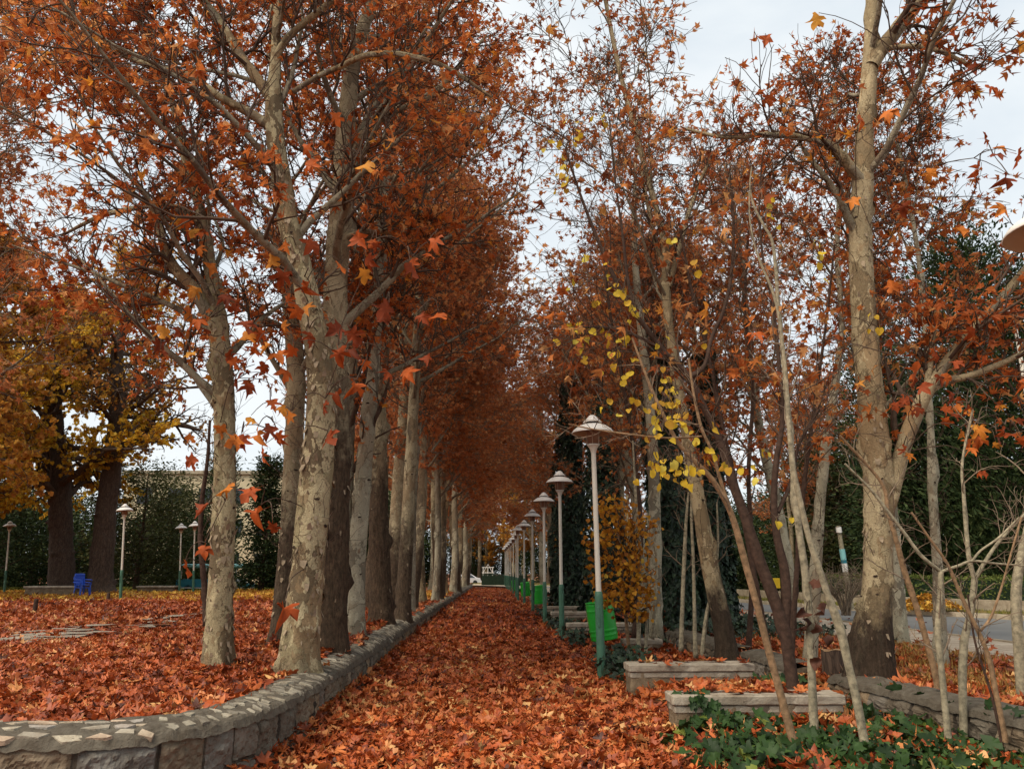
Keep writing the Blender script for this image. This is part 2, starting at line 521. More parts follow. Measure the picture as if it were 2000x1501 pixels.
def put_leaves(mb, pos, axis, nrm, size, protos, rng, rnd=None, mat=0):
    pos = np.asarray(pos, float)
    N = len(pos)
    if N == 0:
        return
    Y = unit(np.asarray(axis, float))
    Z = np.asarray(nrm, float)
    Z = unit(Z - Y * (Z * Y).sum(1, keepdims=True))
    X = np.cross(Y, Z)
    size = np.broadcast_to(np.asarray(size, float), (N,))
    rnd = rng.random(N) if rnd is None else np.broadcast_to(rnd, (N,))
    pick = rng.integers(0, len(protos), N)
    for k, (V, T) in enumerate(protos):
        s = np.nonzero(pick == k)[0]
        if not len(s):
            continue
        W = pos[s][:, None] + size[s][:, None, None] * (V[None, :, 0:1] * X[s][:, None] + V[None, :, 1:2] * Y[s][:, None] + V[None, :, 2:3] * Z[s][:, None])
        n = len(V)
        FF = T[None] + (np.arange(len(s)) * n)[:, None, None]
        mb.add(W.reshape(-1, 3), FF.reshape(-1, 3), np.repeat(rnd[s], len(T)), mat)


# ------------------------------------------------------------------ branching
def spawn(rng, PL, RL, m, t0, t1, ang, length, K, ratio=0.6, up=0.15, wig=0.12, tip=0.25, rmin=0.003, curl=0.0):
    """m child branches on every parent polyline; returns their polylines and radii"""
    N, Kp = PL.shape[:2]
    t = t0 + (t1 - t0) * (np.arange(m)[None] + rng.random((N, m))) / m
    f = t * (Kp - 1)
    i0 = np.minimum(f.astype(int), Kp - 2)
    w = (f - i0)[..., None]
    I = np.arange(N)[:, None]
    pos = PL[I, i0] * (1 - w) + PL[I, i0 + 1] * w
    tan = unit(PL[I, i0 + 1] - PL[I, i0])
    rad = RL[I, i0] * (1 - w[..., 0]) + RL[I, i0 + 1] * w[..., 0]
    ref = np.where(np.abs(tan[..., 2:3]) > 0.8, np.array([1.0, 0, 0]), np.array([0, 0, 1.0]))
    A = unit(np.cross(tan, ref))
    B = np.cross(tan, A)
    az = (np.arange(m)[None] * 2.39996 + rng.random((N, 1)) * 6.28 + rng.normal(0, 0.45, (N, m)))[..., None]
    perp = A * np.cos(az) + B * np.sin(az)
    a = np.clip(rng.normal(ang, 0.2, (N, m)), 0.25, 1.7)[..., None]
    d = tan * np.cos(a) + perp * np.sin(a)
    d[..., 2] += up
    d = unit(d).reshape(-1, 3)
    L = (length(pos, t) if callable(length) else length) * rng.uniform(0.65, 1.2, (N, m))
    L = L.reshape(-1)
    st = (L / (K - 1))[:, None]
    p = pos.reshape(-1, 3)
    out = [p]
    for _ in range(K - 1):
        d = d + rng.normal(0, wig, d.shape)
        d[:, 2] += curl
        d = unit(d)
        p = p + d * st
        out.append(p)
    Q = np.stack(out, 1)
    r0 = np.clip(rad.reshape(-1) * ratio, rmin, None)
    R = r0[:, None] * (1 - (1 - tip) * np.linspace(0, 1, K)[None] ** 0.9)
    return Q, np.maximum(R, rmin * 0.7)


def trunk_mesh(mb, rows, sides=28, step=0.08, amp=0.07, flare=0.35, seed=0, lumps=1.0, scars=0):
    c = spline(rows, step)
    p, r = c[:, :3], c[:, 3]
    K = len(p)
    V, Q = tubes(p, np.ones(K) * 1e-9, sides)
    T = np.gradient(p, axis=0)
    T = unit(T)
    ref = np.array([1.0, 0.13, 0])
    A = unit(np.cross(T, ref))
    B = np.cross(T, A)
    an = np.arange(sides) * 2 * pi / sides
    h = p[:, 2] - p[0, 2]
    dirv = A[:, None] * np.cos(an)[None, :, None] + B[:, None] * np.sin(an)[None, :, None]
    base = np.stack([np.cos(an)[None].repeat(K, 0) * 1.1, np.sin(an)[None].repeat(K, 0) * 1.1, h[:, None].repeat(sides, 1) * 1.3], -1) + seed * 7.7
    n1 = fbm(base, 3)
    n2 = fbm(np.stack([base[..., 0] * 4, base[..., 1] * 4, base[..., 2] * 4.5], -1), 2)
    fl = 1 + flare * np.exp(-h / 0.22)[:, None] * (1 + 0.6 * np.sin(an * 3 + seed)[None] + 0.3 * np.sin(an * 5 + 2 * seed)[None])
    knot = np.clip(fbm(np.stack([base[..., 0] * 1.9, base[..., 1] * 1.9, base[..., 2] * 2.2], -1) + 31, 2) - 0.42, 0, 1) * 1.1 * lumps
    n3 = fbm(np.stack([base[..., 0] * 9, base[..., 1] * 9, base[..., 2] * 8], -1) + 5, 2)
    rr = r[:, None] * fl * (1 + amp * 1.3 * n1 + amp * 0.6 * n2 + amp * 0.45 * n3 + knot)
    eyes = []
    rs = np.random.default_rng(seed + 900)
    for _ in range(scars):
        hi, ai, w = rs.uniform(0.25, min(6.0, h[-1] * 0.8)), rs.random() * 2 * pi, rs.uniform(0.5, 1.25)
        da = (an - ai + pi) % (2 * pi) - pi
        d2 = ((h[:, None] - hi) / (0.055 * w)) ** 2 + (da[None] * r[:, None] / (0.06 * w)) ** 2
        eyes.append((int(np.argmin(np.abs(h - hi))), int(np.argmin(np.abs(da))), w))
        rr = rr + 0.022 * w * np.exp(-d2) * (1 - 1.6 * np.exp(-d2 * 5))
    V = p[:, None] + dirv * rr[..., None]
    mb.add(V.reshape(-1, 3), Q)
    for i, j, w in eyes:                                                # old branch scars
        if not 1 < i < K - 2:
            continue
        c_, o_ = V[i, j], dirv[i, j]
        t_ = unit(np.cross((0, 0, 1.0), o_))
        b_ = np.cross(o_, t_)
        q_ = np.arange(11) * 2 * pi / 11
        ring = [c_ + o_ * (0.007 + 0.006 * rs.random()) + (t_ * cos(k) * 0.030 + b_ * sin(k) * 0.016) * w * rs.uniform(0.65, 1.25) for k in q_]
        mb.poly(ring, 0.5, 2)
    mb.add(V[-1], [list(range(sides))])
    return p, r, V


def add_flakes(mb, V, rng, n, size=0.075, mat=1, zmax=6.0):
    """loose curling plates of bark standing off the trunk"""
    K, S = V.shape[:2]
    ii = rng.integers(2, K - 2, n)
    jj = rng.integers(0, S, n)
    for i, j in zip(ii, jj):
        p = V[i, j]
        if p[2] - V[0, 0, 2] > zmax:
            continue
        cpt = V[i].mean(0)
        o = unit(p - cpt)
        t = unit(np.cross((0, 0, 1), o))
        s = size * rng.uniform(0.4, 1.3)
        w = s * rng.uniform(0.35, 0.8)
        u = np.array([0, 0, 1.0]) * (1 if rng.random() < 0.6 else -1)
        a0 = p + o * 0.002
        lift = rng.uniform(0.15, 0.6) * s
        q = [a0 - t * w * 0.5, a0 + t * w * 0.5, a0 + t * w * rng.uniform(0.3, 0.6) - u * s * 0.5 + o * lift * 0.4,
             a0 + t * w * 0.15 - u * s + o * lift, a0 - t * w * rng.uniform(0.3, 0.6) - u * s * 0.7 + o * lift * 0.7]
        mb.poly(q, rng.random(), mat)


def crown(mbb, mbl, rng, trunk, z0, ztop, R, nl=18, n2=10, n3=8, nleaf=6, size=0.12, protos=LP_DRY, extra=(), elev=0.95, limb_up=0.25,
          n2len=0.42, n3len=0.55, droop=0.7, bias=None, lrand=None, tw=0.0065, dens=None, limb_mat=0, twig_mat=1, lift=0.02):
    """trunk: rows (x, y, z, r); grows limbs, branches, twigs and leaves"""
    tr = resample(trunk, 60)
    h = (tr[:, 2] - z0) / (ztop - z0)
    sel = tr[h > 0]
    PL = resample(sel, 40)[None, :, :3]
    RL = resample(sel, 40)[None, :, 3]

    def len1(pos, t):
        u = np.clip((pos[..., 2] - z0) / (ztop - z0), 0, 1)
        return R * (0.45 + 0.75 * np.sin(pi * np.clip(u * 0.95 + 0.12, 0, 1)) ** 0.8) * (1 - 0.35 * u)
    L1, R1 = spawn(rng, PL, RL, nl, 0.0, 0.98, elev, len1, 9, 0.42, limb_up, 0.11, 0.18, 0.012, lift)
    if bias is not None:
        L1 = L1 + np.linspace(0, 1, 9)[None, :, None] ** 1.3 * np.asarray(bias, float)
    if len(extra):
        E = np.stack([resample(e, 9) for e in extra])
        L1 = np.concatenate([L1, E[..., :3]])
        R1 = np.concatenate([R1, E[..., 3]])
    mbb.tubes(L1, R1, 7, limb_mat)
    l1len = np.linalg.norm(np.diff(L1, axis=1), axis=2).sum(1)
    L2, R2 = spawn(rng, L1, R1, n2, 0.18, 0.97, 0.85, lambda p, t: np.clip(l1len[:, None] * n2len * (1.15 - 0.65 * t), 0.45, 2.4), 6, 0.55, 0.12, 0.17, 0.3, tw * 1.25)
    mbb.tubes(L2, R2, 4, twig_mat)
    L3, R3 = spawn(rng, L2, R2, n3, 0.15, 1.0, 0.8, n3len, 5, 0.7, 0.10, 0.24, 0.4, tw * 0.8)
    mbb.tubes(L3, R3, 3, twig_mat)
    # leaves hang in uneven clusters along the twigs
    N = len(L3)
    if dens is not None:
        keep = dens(L3[:, -1]) > rng.random(N)
    else:
        keep = (vnoise(L3[:, -1] * 0.85 + 5.1) * 0.95 + 0.58) > rng.random(N) * 0.9
    tw3 = L3[keep]
    N = len(tw3)
    f = rng.uniform(0.15, 1.0, (N, nleaf)) * 4
    i0 = np.minimum(f.astype(int), 3)
    w = (f - i0)[..., None]
    I = np.arange(N)[:, None]
    pos = (tw3[I, i0] * (1 - w) + tw3[I, i0 + 1] * w).reshape(-1, 3)
    tan = unit((tw3[I, i0 + 1] - tw3[I, i0]).reshape(-1, 3))
    ax = tan * 0.35 + rng.normal(0, 0.6, pos.shape) + np.array([0, 0, -droop])
    nr = rng.normal(0, 1, pos.shape) + np.array([0, 0, 0.5])
    pos = pos + unit(ax) * 0.03
    sz = size * rng.uniform(0.55, 1.25, len(pos))
    rr = np.clip(0.5 + 0.28 * vnoise(pos * 0.9 + 3.3) + rng.normal(0, 0.22, len(pos)), 0, 1) if lrand is None else lrand(pos)
    put_leaves(mbl, pos, ax, nr, sz, protos, rng, rr)
    return L1


def plane_tree(label, base, rows, barkm, leafm, seed, z0, ztop, R, sides=24, flakes=0, amp=0.07, flare=0.3, limbs=(), group=None, cat='tree', name='plane_tree', step=0.08, twig='twig', **kw):
    """rows and limbs in world coordinates; parts are stored relative to the base"""
    rng = np.random.default_rng(seed)
    base = np.asarray(base, float)
    t = thing(name, label, cat, base, 0, group)
    off = np.array([*base, 0.0])
    rows = np.asarray(rows, float) - off
    mb = MB()
    p, r, V = trunk_mesh(mb, rows, sides, step, amp, flare * 1.4, seed, 1.0, 26 if flakes else 0)
    if flakes:
        add_flakes(mb, V, rng, flakes)
    mb.build('trunk', [M[barkm], M['flake'], M['scar']], t)
    ex = []
    for L in limbs:
        L = np.asarray(L, float) - off
        m2 = MB()
        trunk_mesh(m2, L, 12, 0.12, 0.05, 0.0, seed + 3, 0.5)
        m2.build('limb', M[barkm], t)
        ex.append(L * np.array([1, 1, 1, 0.98]))
    if kw.get('bare'):
        return t
    b, l = MB(), MB()
    if flakes:                                                          # thin bare shoots low on the trunk
        tr_ = resample(rows, 60)
        lo_ = tr_[(tr_[:, 2] - tr_[0, 2] > 0.9) & (tr_[:, 2] - tr_[0, 2] < 6.5)]
        if len(lo_) > 4:
            S1_, Q1_ = spawn(rng, lo_[None, :, :3], lo_[None, :, 3] * 0.9, 46, 0.0, 1.0, 0.95, 0.55, 8, 0.02, 0.25, 0.2, 0.4, 0.0042, 0.04)
            b.tubes(S1_, Q1_, 4, 1)
            S2_, Q2_ = spawn(rng, S1_, Q1_, 4, 0.25, 1.0, 0.8, 0.26, 5, 0.8, 0.1, 0.22, 0.5, 0.0032)
            b.tubes(S2_, Q2_, 3, 1)
    crown(b, l, rng, rows, z0 - base[2], ztop - base[2], R, extra=ex, **kw)
    b.build('branchwork', [M['limb'], M[twig]], t)
    l.build('foliage', M[leafm], t, smooth=False)
    return t


def pxrows(pts, Y, yd=0.0, top=None):
    """photo centreline (px, py, width) -> world rows (x, y, z, r), with an optional continuation upwards"""
    out = []
    for i, (px, py, w) in enumerate(pts):
        y = Y + (yd[i] if hasattr(yd, '__len__') else 0.0)
        p = P(px, py, y)
        out.append((*p, pxr(w, p)))
    if top is not None:
        for q in top:
            out.append(q)
    return out

# ------------------------------------------------------------------ setting materials
def soil_mat():
    m, nt, b, out = nmat('leafy_soil')
    v = coords(nt)
    vo = nd(nt, 'ShaderNodeTexVoronoi', i_Scale=7.0)
    nt.links.new(v, vo.inputs['Vector'])
    s = nt.nodes.new('ShaderNodeSeparateColor')
    nt.links.new(vo.outputs['Color'], s.inputs[0])
    c = ramp(nt, s.outputs[0], [(0.0, (0.06, 0.02, 0.01)), (0.4, (0.17, 0.045, 0.015)), (0.75, (0.30, 0.085, 0.022)), (1.0, (0.38, 0.17, 0.06))])
    c = mixc(nt, ramp(nt, noise(nt, v, 0.35, 4), [(0.5, (0, 0, 0)), (0.75, (1, 1, 1))]), c, (0.10, 0.055, 0.03))
    nt.links.new(c, b.inputs['Base Color'])
    b.inputs['Roughness'].default_value = 0.9
    bump(nt, b, vo.outputs['Distance'], 0.8, 0.05)
    return m


def asphalt_mat():
    m, nt, b, out = nmat('asphalt')
    v = coords(nt)
    c = ramp(nt, noise(nt, v, 0.6, 5), [(0.3, (0.135, 0.14, 0.14)), (0.7, (0.19, 0.19, 0.185))])
    c = mixc(nt, math_(nt, 'MULTIPLY', noise(nt, v, 160, 2), 0.5), c, (0.08, 0.08, 0.08))
    nt.links.new(c, b.inputs['Base Color'])
    b.inputs['Roughness'].default_value = 0.8
    bump(nt, b, noise(nt, v, 160, 2), 0.3, 0.004)
    return m


def slab_mat():
    m, nt, b, out = nmat('paving_slabs')
    v = coords(nt)
    br = nd(nt, 'ShaderNodeTexBrick', i_Scale=1.0, i_Mortar_Size=0.012, i_Brick_Width=0.45, i_Row_Height=0.45)
    br.inputs['Color1'].default_value = (0.38, 0.31, 0.23, 1)
    br.inputs['Color2'].default_value = (0.45, 0.38, 0.29, 1)
    br.inputs['Mortar'].default_value = (0.16, 0.12, 0.085, 1)
    nt.links.new(v, br.inputs['Vector'])
    c = mixc(nt, ramp(nt, noise(nt, v, 1.5, 6, 0.65), [(0.4, (0, 0, 0)), (0.8, (0.7, 0.7, 0.7))]), br.outputs[0], (0.22, 0.15, 0.10))
    nt.links.new(c, b.inputs['Base Color'])
    b.inputs['Roughness'].default_value = 0.8
    return m


def stone_mat(name, stops, mortar, scale, crack=0.05):
    m, nt, b, out = nmat(name)
    v = coords(nt)
    at = nd(nt, 'ShaderNodeAttribute', attribute_name='rnd')
    base = ramp(nt, at.outputs['Fac'], stops)
    n1 = noise(nt, v, scale, 7, 0.68, 0.4)
    c = mixc(nt, ramp(nt, n1, [(0.35, (0, 0, 0)), (0.65, (1, 1, 1))]), base, mixc(nt, 1.0, base, (0.55, 0.50, 0.46), 'MULTIPLY'))
    sp = noise(nt, v, scale * 5, 5, 0.7)
    c = mixc(nt, ramp(nt, sp, [(0.58, (0, 0, 0)), (0.72, (0.75, 0.75, 0.75))]), c, mortar)
    nt.links.new(c, b.inputs['Base Color'])
    b.inputs['Roughness'].default_value = 0.88
    bump(nt, b, math_(nt, 'ADD', n1, math_(nt, 'MULTIPLY', sp, 0.5)), 0.9, 0.03)
    return m


M['soil'] = soil_mat()
M['asphalt'] = asphalt_mat()
M['slab'] = slab_mat()
M['lawn'] = simple('lawn_turf', (0.13, 0.13, 0.03), 0.9, 0.1, 0.5, 1.5, 0.4)
M['verge'] = simple('verge_turf', (0.16, 0.12, 0.045), 0.9, 0.1, 0.5, 1.2, 0.4)
M['masonry'] = stone_mat('rubble_masonry', [(0.0, (0.13, 0.115, 0.09)), (0.35, (0.19, 0.155, 0.11)), (0.7, (0.25, 0.185, 0.115)), (1.0, (0.17, 0.16, 0.14))], (0.07, 0.06, 0.045), 5.0)
M['mortar'] = stone_mat('cement_mortar', [(0.0, (0.10, 0.088, 0.066)), (1.0, (0.15, 0.13, 0.10))], (0.045, 0.038, 0.03), 9.0)
M['flag'] = stone_mat('flagstone', [(0.0, (0.36, 0.33, 0.27)), (0.4, (0.46, 0.41, 0.31)), (0.75, (0.52, 0.40, 0.29)), (1.0, (0.40, 0.39, 0.36))], (0.22, 0.19, 0.15), 7.0)
M['sliver'] = stone_mat('grey_stone_sliver', [(0.0, (0.22, 0.20, 0.16)), (0.6, (0.34, 0.31, 0.24)), (1.0, (0.46, 0.42, 0.33))], (0.11, 0.095, 0.075), 7.0)
M['joint'] = stone_mat('dark_joint', [(0.0, (0.055, 0.045, 0.035)), (1.0, (0.09, 0.075, 0.055))], (0.035, 0.03, 0.025), 9.0)
M['concrete'] = stone_mat('weathered_concrete', [(0.0, (0.34, 0.30, 0.24)), (1.0, (0.42, 0.37, 0.29))], (0.17, 0.14, 0.11), 4.0)
M['kerb'] = stone_mat('kerb_concrete', [(0.0, (0.36, 0.31, 0.22)), (1.0, (0.46, 0.40, 0.30))], (0.22, 0.18, 0.13), 3.0)
M['white_paint'] = simple('cream_paint', (0.62, 0.58, 0.49), 0.45, 0.4, 0.06, 3, 0.05)
M['hat_white'] = simple('white_enamel', (0.74, 0.71, 0.66), 0.35, 0.5, 0.05, 4)
M['hat_under'] = simple('beige_enamel', (0.42, 0.33, 0.24), 0.6, 0.3, 0.1, 4)
M['green_paint'] = simple('dull_green_paint', (0.050, 0.135, 0.085), 0.5, 0.4, 0.2, 5, 0.1)
M['bin_green'] = simple('bright_green_paint', (0.014, 0.34, 0.026), 0.4, 0.45, 0.15, 3)
M['black_metal'] = simple('black_metal', (0.02, 0.018, 0.016), 0.5, 0.4, 0.2, 5)
M['teal'] = simple('teal_paint', (0.012, 0.16, 0.21), 0.4, 0.4, 0.1, 2)
M['pale_teal'] = simple('pale_teal_paint', (0.22, 0.50, 0.50), 0.45, 0.4, 0.1, 2)
M['blue_plastic'] = simple('blue_plastic', (0.02, 0.09, 0.52), 0.35, 0.5, 0.05, 2)
M['yellow_paint'] = simple('yellow_paint', (0.60, 0.42, 0.03), 0.5, 0.3, 0.1, 2)
M['render_wall'] = simple('cream_render', (0.55, 0.47, 0.31), 0.85, 0.2, 0.12, 0.5)
M['window_dark'] = simple('dark_window_glass', (0.03, 0.035, 0.04), 0.12, 0.6, 0.1, 1)
M['car_white'] = simple('white_car_paint', (0.66, 0.67, 0.68), 0.25, 0.5, 0.03, 1)
M['tyre'] = simple('rubber_tyre', (0.02, 0.02, 0.02), 0.8, 0.2, 0.1, 3)
m_, nt_, b_, o_ = nmat('amber_lamp_glass')
b_.inputs['Base Color'].default_value = (0.20, 0.105, 0.065, 1)
b_.inputs['Roughness'].default_value = 0.35
b_.inputs['Specular IOR Level'].default_value = 0.5
M['lamp_glass'] = m_

# ------------------------------------------------------------------ ground
WALL_OUT = [(-30, 5.25), (-12, 5.25), (-5, 5.26), (-3.5, 5.26), (-3.0, 5.26), (-2.48, 5.27), (-2.1, 5.48), (-1.85, 5.82), (-1.72, 6.3), (-1.68, 7.0), (-1.72, 9.0), (-1.75, 12.0), (-1.80, 24.0), (-1.74, 45.0), (-1.62, 71.0)]
WALL_IN = [(-30, 5.62), (-12, 5.62), (-5, 5.63), (-3.55, 5.63), (-3.1, 5.63), (-2.70, 5.64), (-2.36, 5.78), (-2.14, 6.05), (-2.04, 6.42), (-2.01, 7.05), (-2.05, 9.0), (-2.08, 12.0), (-2.13, 24.0), (-2.06, 45.0), (-1.94, 71.0)]


def left_edge_y(x):
    """front of the raised left ground for a given x (inside the wall thickness)"""
    xs = [-40, -12, -5, -3.6, -3.0, -2.6, -2.3, -2.1, -1.98, -1.93]
    ys = [5.5, 5.5, 5.5, 5.5, 5.5, 5.55, 5.75, 6.1, 6.7, 7.6]
    return np.interp(x, xs, ys)


def zl(x, y):
    return 0.36 + 0.05 * vnoise(np.stack([np.asarray(x) * 0.5, np.asarray(y) * 0.5, np.asarray(x) * 0], -1))


def grid_mesh(name, X, Y, Z, mat):
    mb = MB()
    n, m = X.shape
    V = np.stack([X, Y, Z], -1).reshape(-1, 3)
    i = np.arange(n - 1)[:, None] * m + np.arange(m - 1)[None]
    mb.add(V, np.stack([i, i + m, i + m + 1, i + 1], -1).reshape(-1, 4))
    return mb.build(name, mat)


gx = np.array([-400, -150, -60, -20, -8, -4, -1.9, -1.2, -0.6, 0, 0.6, 1.2, 1.8, 2.6, 3.4, 4.5, 8, 20, 60, 150, 400.])
gy = np.concatenate([np.linspace(-30, 4, 6), np.linspace(5, 30, 40), np.linspace(33, 90, 20), [120, 200, 400, 700]])
XX, YY = np.meshgrid(gx, gy, indexing='ij')
tag(grid_mesh('ground', XX, YY, -0.015 + 0.012 * vnoise(np.stack([XX * 1.3, YY * 1.3, XX * 0], -1)), M['soil']), kind='structure')
xs = np.concatenate([-np.array([1.93, 1.98, 2.1, 2.3, 2.6, 3.0, 3.6, 4.4, 5.4, 6.6, 8, 10, 12.5, 15, 18, 22, 27, 34, 44, 60, 90, 140])])
v = np.linspace(0, 1, 60) ** 2.2
XX = np.repeat(xs[:, None], 60, 1)
YY = left_edge_y(xs)[:, None] + v[None] * (150 - left_edge_y(xs)[:, None])
YY = np.where(XX > -2.05, np.minimum(YY, 72.5), YY)
tag(grid_mesh('left_ground', XX[::-1], YY[::-1], zl(XX, YY)[::-1] - 0.02, M['soil']), kind='structure')
xs = np.array([-1.72, -1.0, -0.4, 0.2, 0.8, 1.4, 1.72])
XX, YY = np.meshgrid(xs, np.linspace(-4, 73, 80), indexing='ij')
tag(grid_mesh('path', XX, YY, 0.02 + 0.01 * vnoise(np.stack([XX, YY, XX * 0], -1)), M['soil']), kind='structure')

RW = [(4.9, 0.0), (4.45, 4.0), (4.10, 6.15), (3.88, 7.7), (3.72, 8.7), (3.60, 9.6), (3.60, 11.1), (3.50, 12.9), (3.45, 15.5), (3.6, 22.0), (3.7, 32.0), (3.7, 50)]


def rwx(y):
    return np.interp(y, [p[1] for p in RW], [p[0] for p in RW])


NEAR = [(10.2, -6), (9.9, 4), (9.45, 13.9), (8.9, 22.4), (7.6, 32), (6.4, 45), (5.0, 60), (1.5, 74.5), (-8, 80), (-60, 86)]
FAR = [(18.5, -6), (17.6, 8), (15.5, 21.5), (13.6, 26.4), (11.8, 34), (10.4, 46), (8.6, 60), (4.5, 77), (-6, 86), (-60, 92)]


def poly_len(p, n):
    return resample(np.array([(*q, 0.0) for q in p], float), n)[:, :2]


def smooth(p, n=120):
    c = spline(np.array([(a, b, 0, 0) for a, b in p], float), 0.5)
    return resample(c, n)[:, :2]


nearP, farP = smooth(NEAR), smooth(FAR)


def strip(name, A, B, za, zb, mat, kind='structure', cols=2):
    t = np.linspace(0, 1, cols)[:, None, None]
    Q = A[None] * (1 - t) + B[None] * t
    Z = np.repeat(np.linspace(za, zb, cols)[:, None], Q.shape[1], 1)
    return tag(grid_mesh(name, Q[..., 0][::-1], Q[..., 1][::-1], Z[::-1], mat), kind=kind)


def offset(A, d):
    t = np.gradient(A, axis=0)
    t = t / np.linalg.norm(t, axis=1, keepdims=True)
    return A + d * np.stack([t[:, 1], -t[:, 0]], 1)


strip('road', nearP, farP, 0.15, 0.15, M['asphalt'])
sideP = offset(nearP, -2.5)
# retaining bank between the right stone wall and the pavement
yy = np.linspace(-3, 52, 110)
w0 = np.stack([rwx(yy) + 0.16, yy], 1)
sx_ = np.interp(yy, sideP[:80, 1], sideP[:80, 0])
w1 = np.stack([np.maximum(sx_, w0[:, 0] + 0.1), yy], 1)
t = np.linspace(0, 1, 12)[:, None, None]
Q = w0[None] * (1 - t) + w1[None] * t
Z = 0.27 + 0.05 * vnoise(np.stack([Q[..., 0] * 1.2, Q[..., 1] * 1.2, Q[..., 0] * 0], -1))
tag(grid_mesh('right_bank', Q[..., 0][::-1], Q[..., 1][::-1], Z[::-1], M['soil']), kind='structure')


def zr(x, y):
    return 0.29 + 0.05 * vnoise(np.stack([np.asarray(x) * 1.2, np.asarray(y) * 1.2, np.asarray(x) * 0], -1))


strip('pavement', sideP[:95], offset(nearP, -0.13)[:95], 0.285, 0.275, M['slab'])


def kerb(name, A, d, z1):
    mb = MB()
    B = offset(A, d)
    n = len(A)
    V = np.concatenate([np.c_[A, np.full(n, 0.0)], np.c_[A, np.full(n, z1 - 0.015)], np.c_[A * 0.88 + B * 0.12, np.full(n, z1)], np.c_[B, np.full(n, z1)], np.c_[B, np.full(n, 0.0)]])
    q = [(k * n + i, k * n + i + 1, (k + 1) * n + i + 1, (k + 1) * n + i) for k in range(4) for i in range(n - 1)]
    mb.add(V, q, np.random.default_rng(1).random(len(q)))
    return tag(mb.build(name, M['kerb']), kind='structure')


kerb('near_kerb', nearP[:110], -0.14, 0.30)
kerb('far_kerb', farP[:110], 0.16, 0.29)
vergeA, vergeB = offset(farP, 0.16), offset(farP, 1.75)
strip('verge', vergeA, vergeB, 0.27, 0.30, M['verge'])
strip('far_lawn', offset(farP, 1.75), offset(farP, 40), 0.26, 0.3, M['verge'])
# lawn behind the left trees
mb = MB()
mb.add([(-16.5, 46, 0.395), (-9, 46, 0.395), (-5, 75, 0.395), (-45, 75, 0.395), (-45, 53, 0.395), (-24, 50, 0.395)], [(0, 1, 2, 3, 4, 5)])
tag(mb.build('lawn', M['lawn']), kind='structure')
# half-buried grey stone footway crossing the left ground
rs = np.random.default_rng(12)
mb = MB()
for k in range(30):
    t = rs.random()
    px, py = 30 + 370 * t + rs.normal(0, 12), 1243 - 45 * t ** 1.6 + rs.normal(0, 5)
    if rs.random() < 0.2:
        px, py = 30 + rs.normal(0, 15), 1250 + rs.normal(0, 5)
    c = G(px, py, 0.4)
    n = rs.integers(5, 8)
    a = np.sort(rs.random(n) * 2 * pi)
    r = rs.uniform(0.18, 0.42, n)
    mb.poly(np.stack([c[0] + r * np.cos(a), c[1] + r * np.sin(a) * 1.2, np.full(n, 0.43 + rs.random() * 0.02)], 1), rs.random() * 0.4)
tag(mb.build('stone_footway', M['concrete'], smooth=False), kind='structure')


# ------------------------------------------------------------------ stone walls
def wall_grid(cout, cin, zo, zi, ds, prof_n, seed, base=-0.05, rough=0.03, cell=0.36):
    """sweeps outer face + rounded top + inner face with rock-faced relief; returns grid and stone id"""
    co = resample(np.array([(*a, 0) for a in cout], float), 4000)
    ci = resample(np.array([(*a, 0) for a in cin], float), 4000)
    s = np.concatenate([[0], np.cumsum(np.linalg.norm(np.diff(co[:, :2], axis=0), axis=1))])
    return co, ci, s


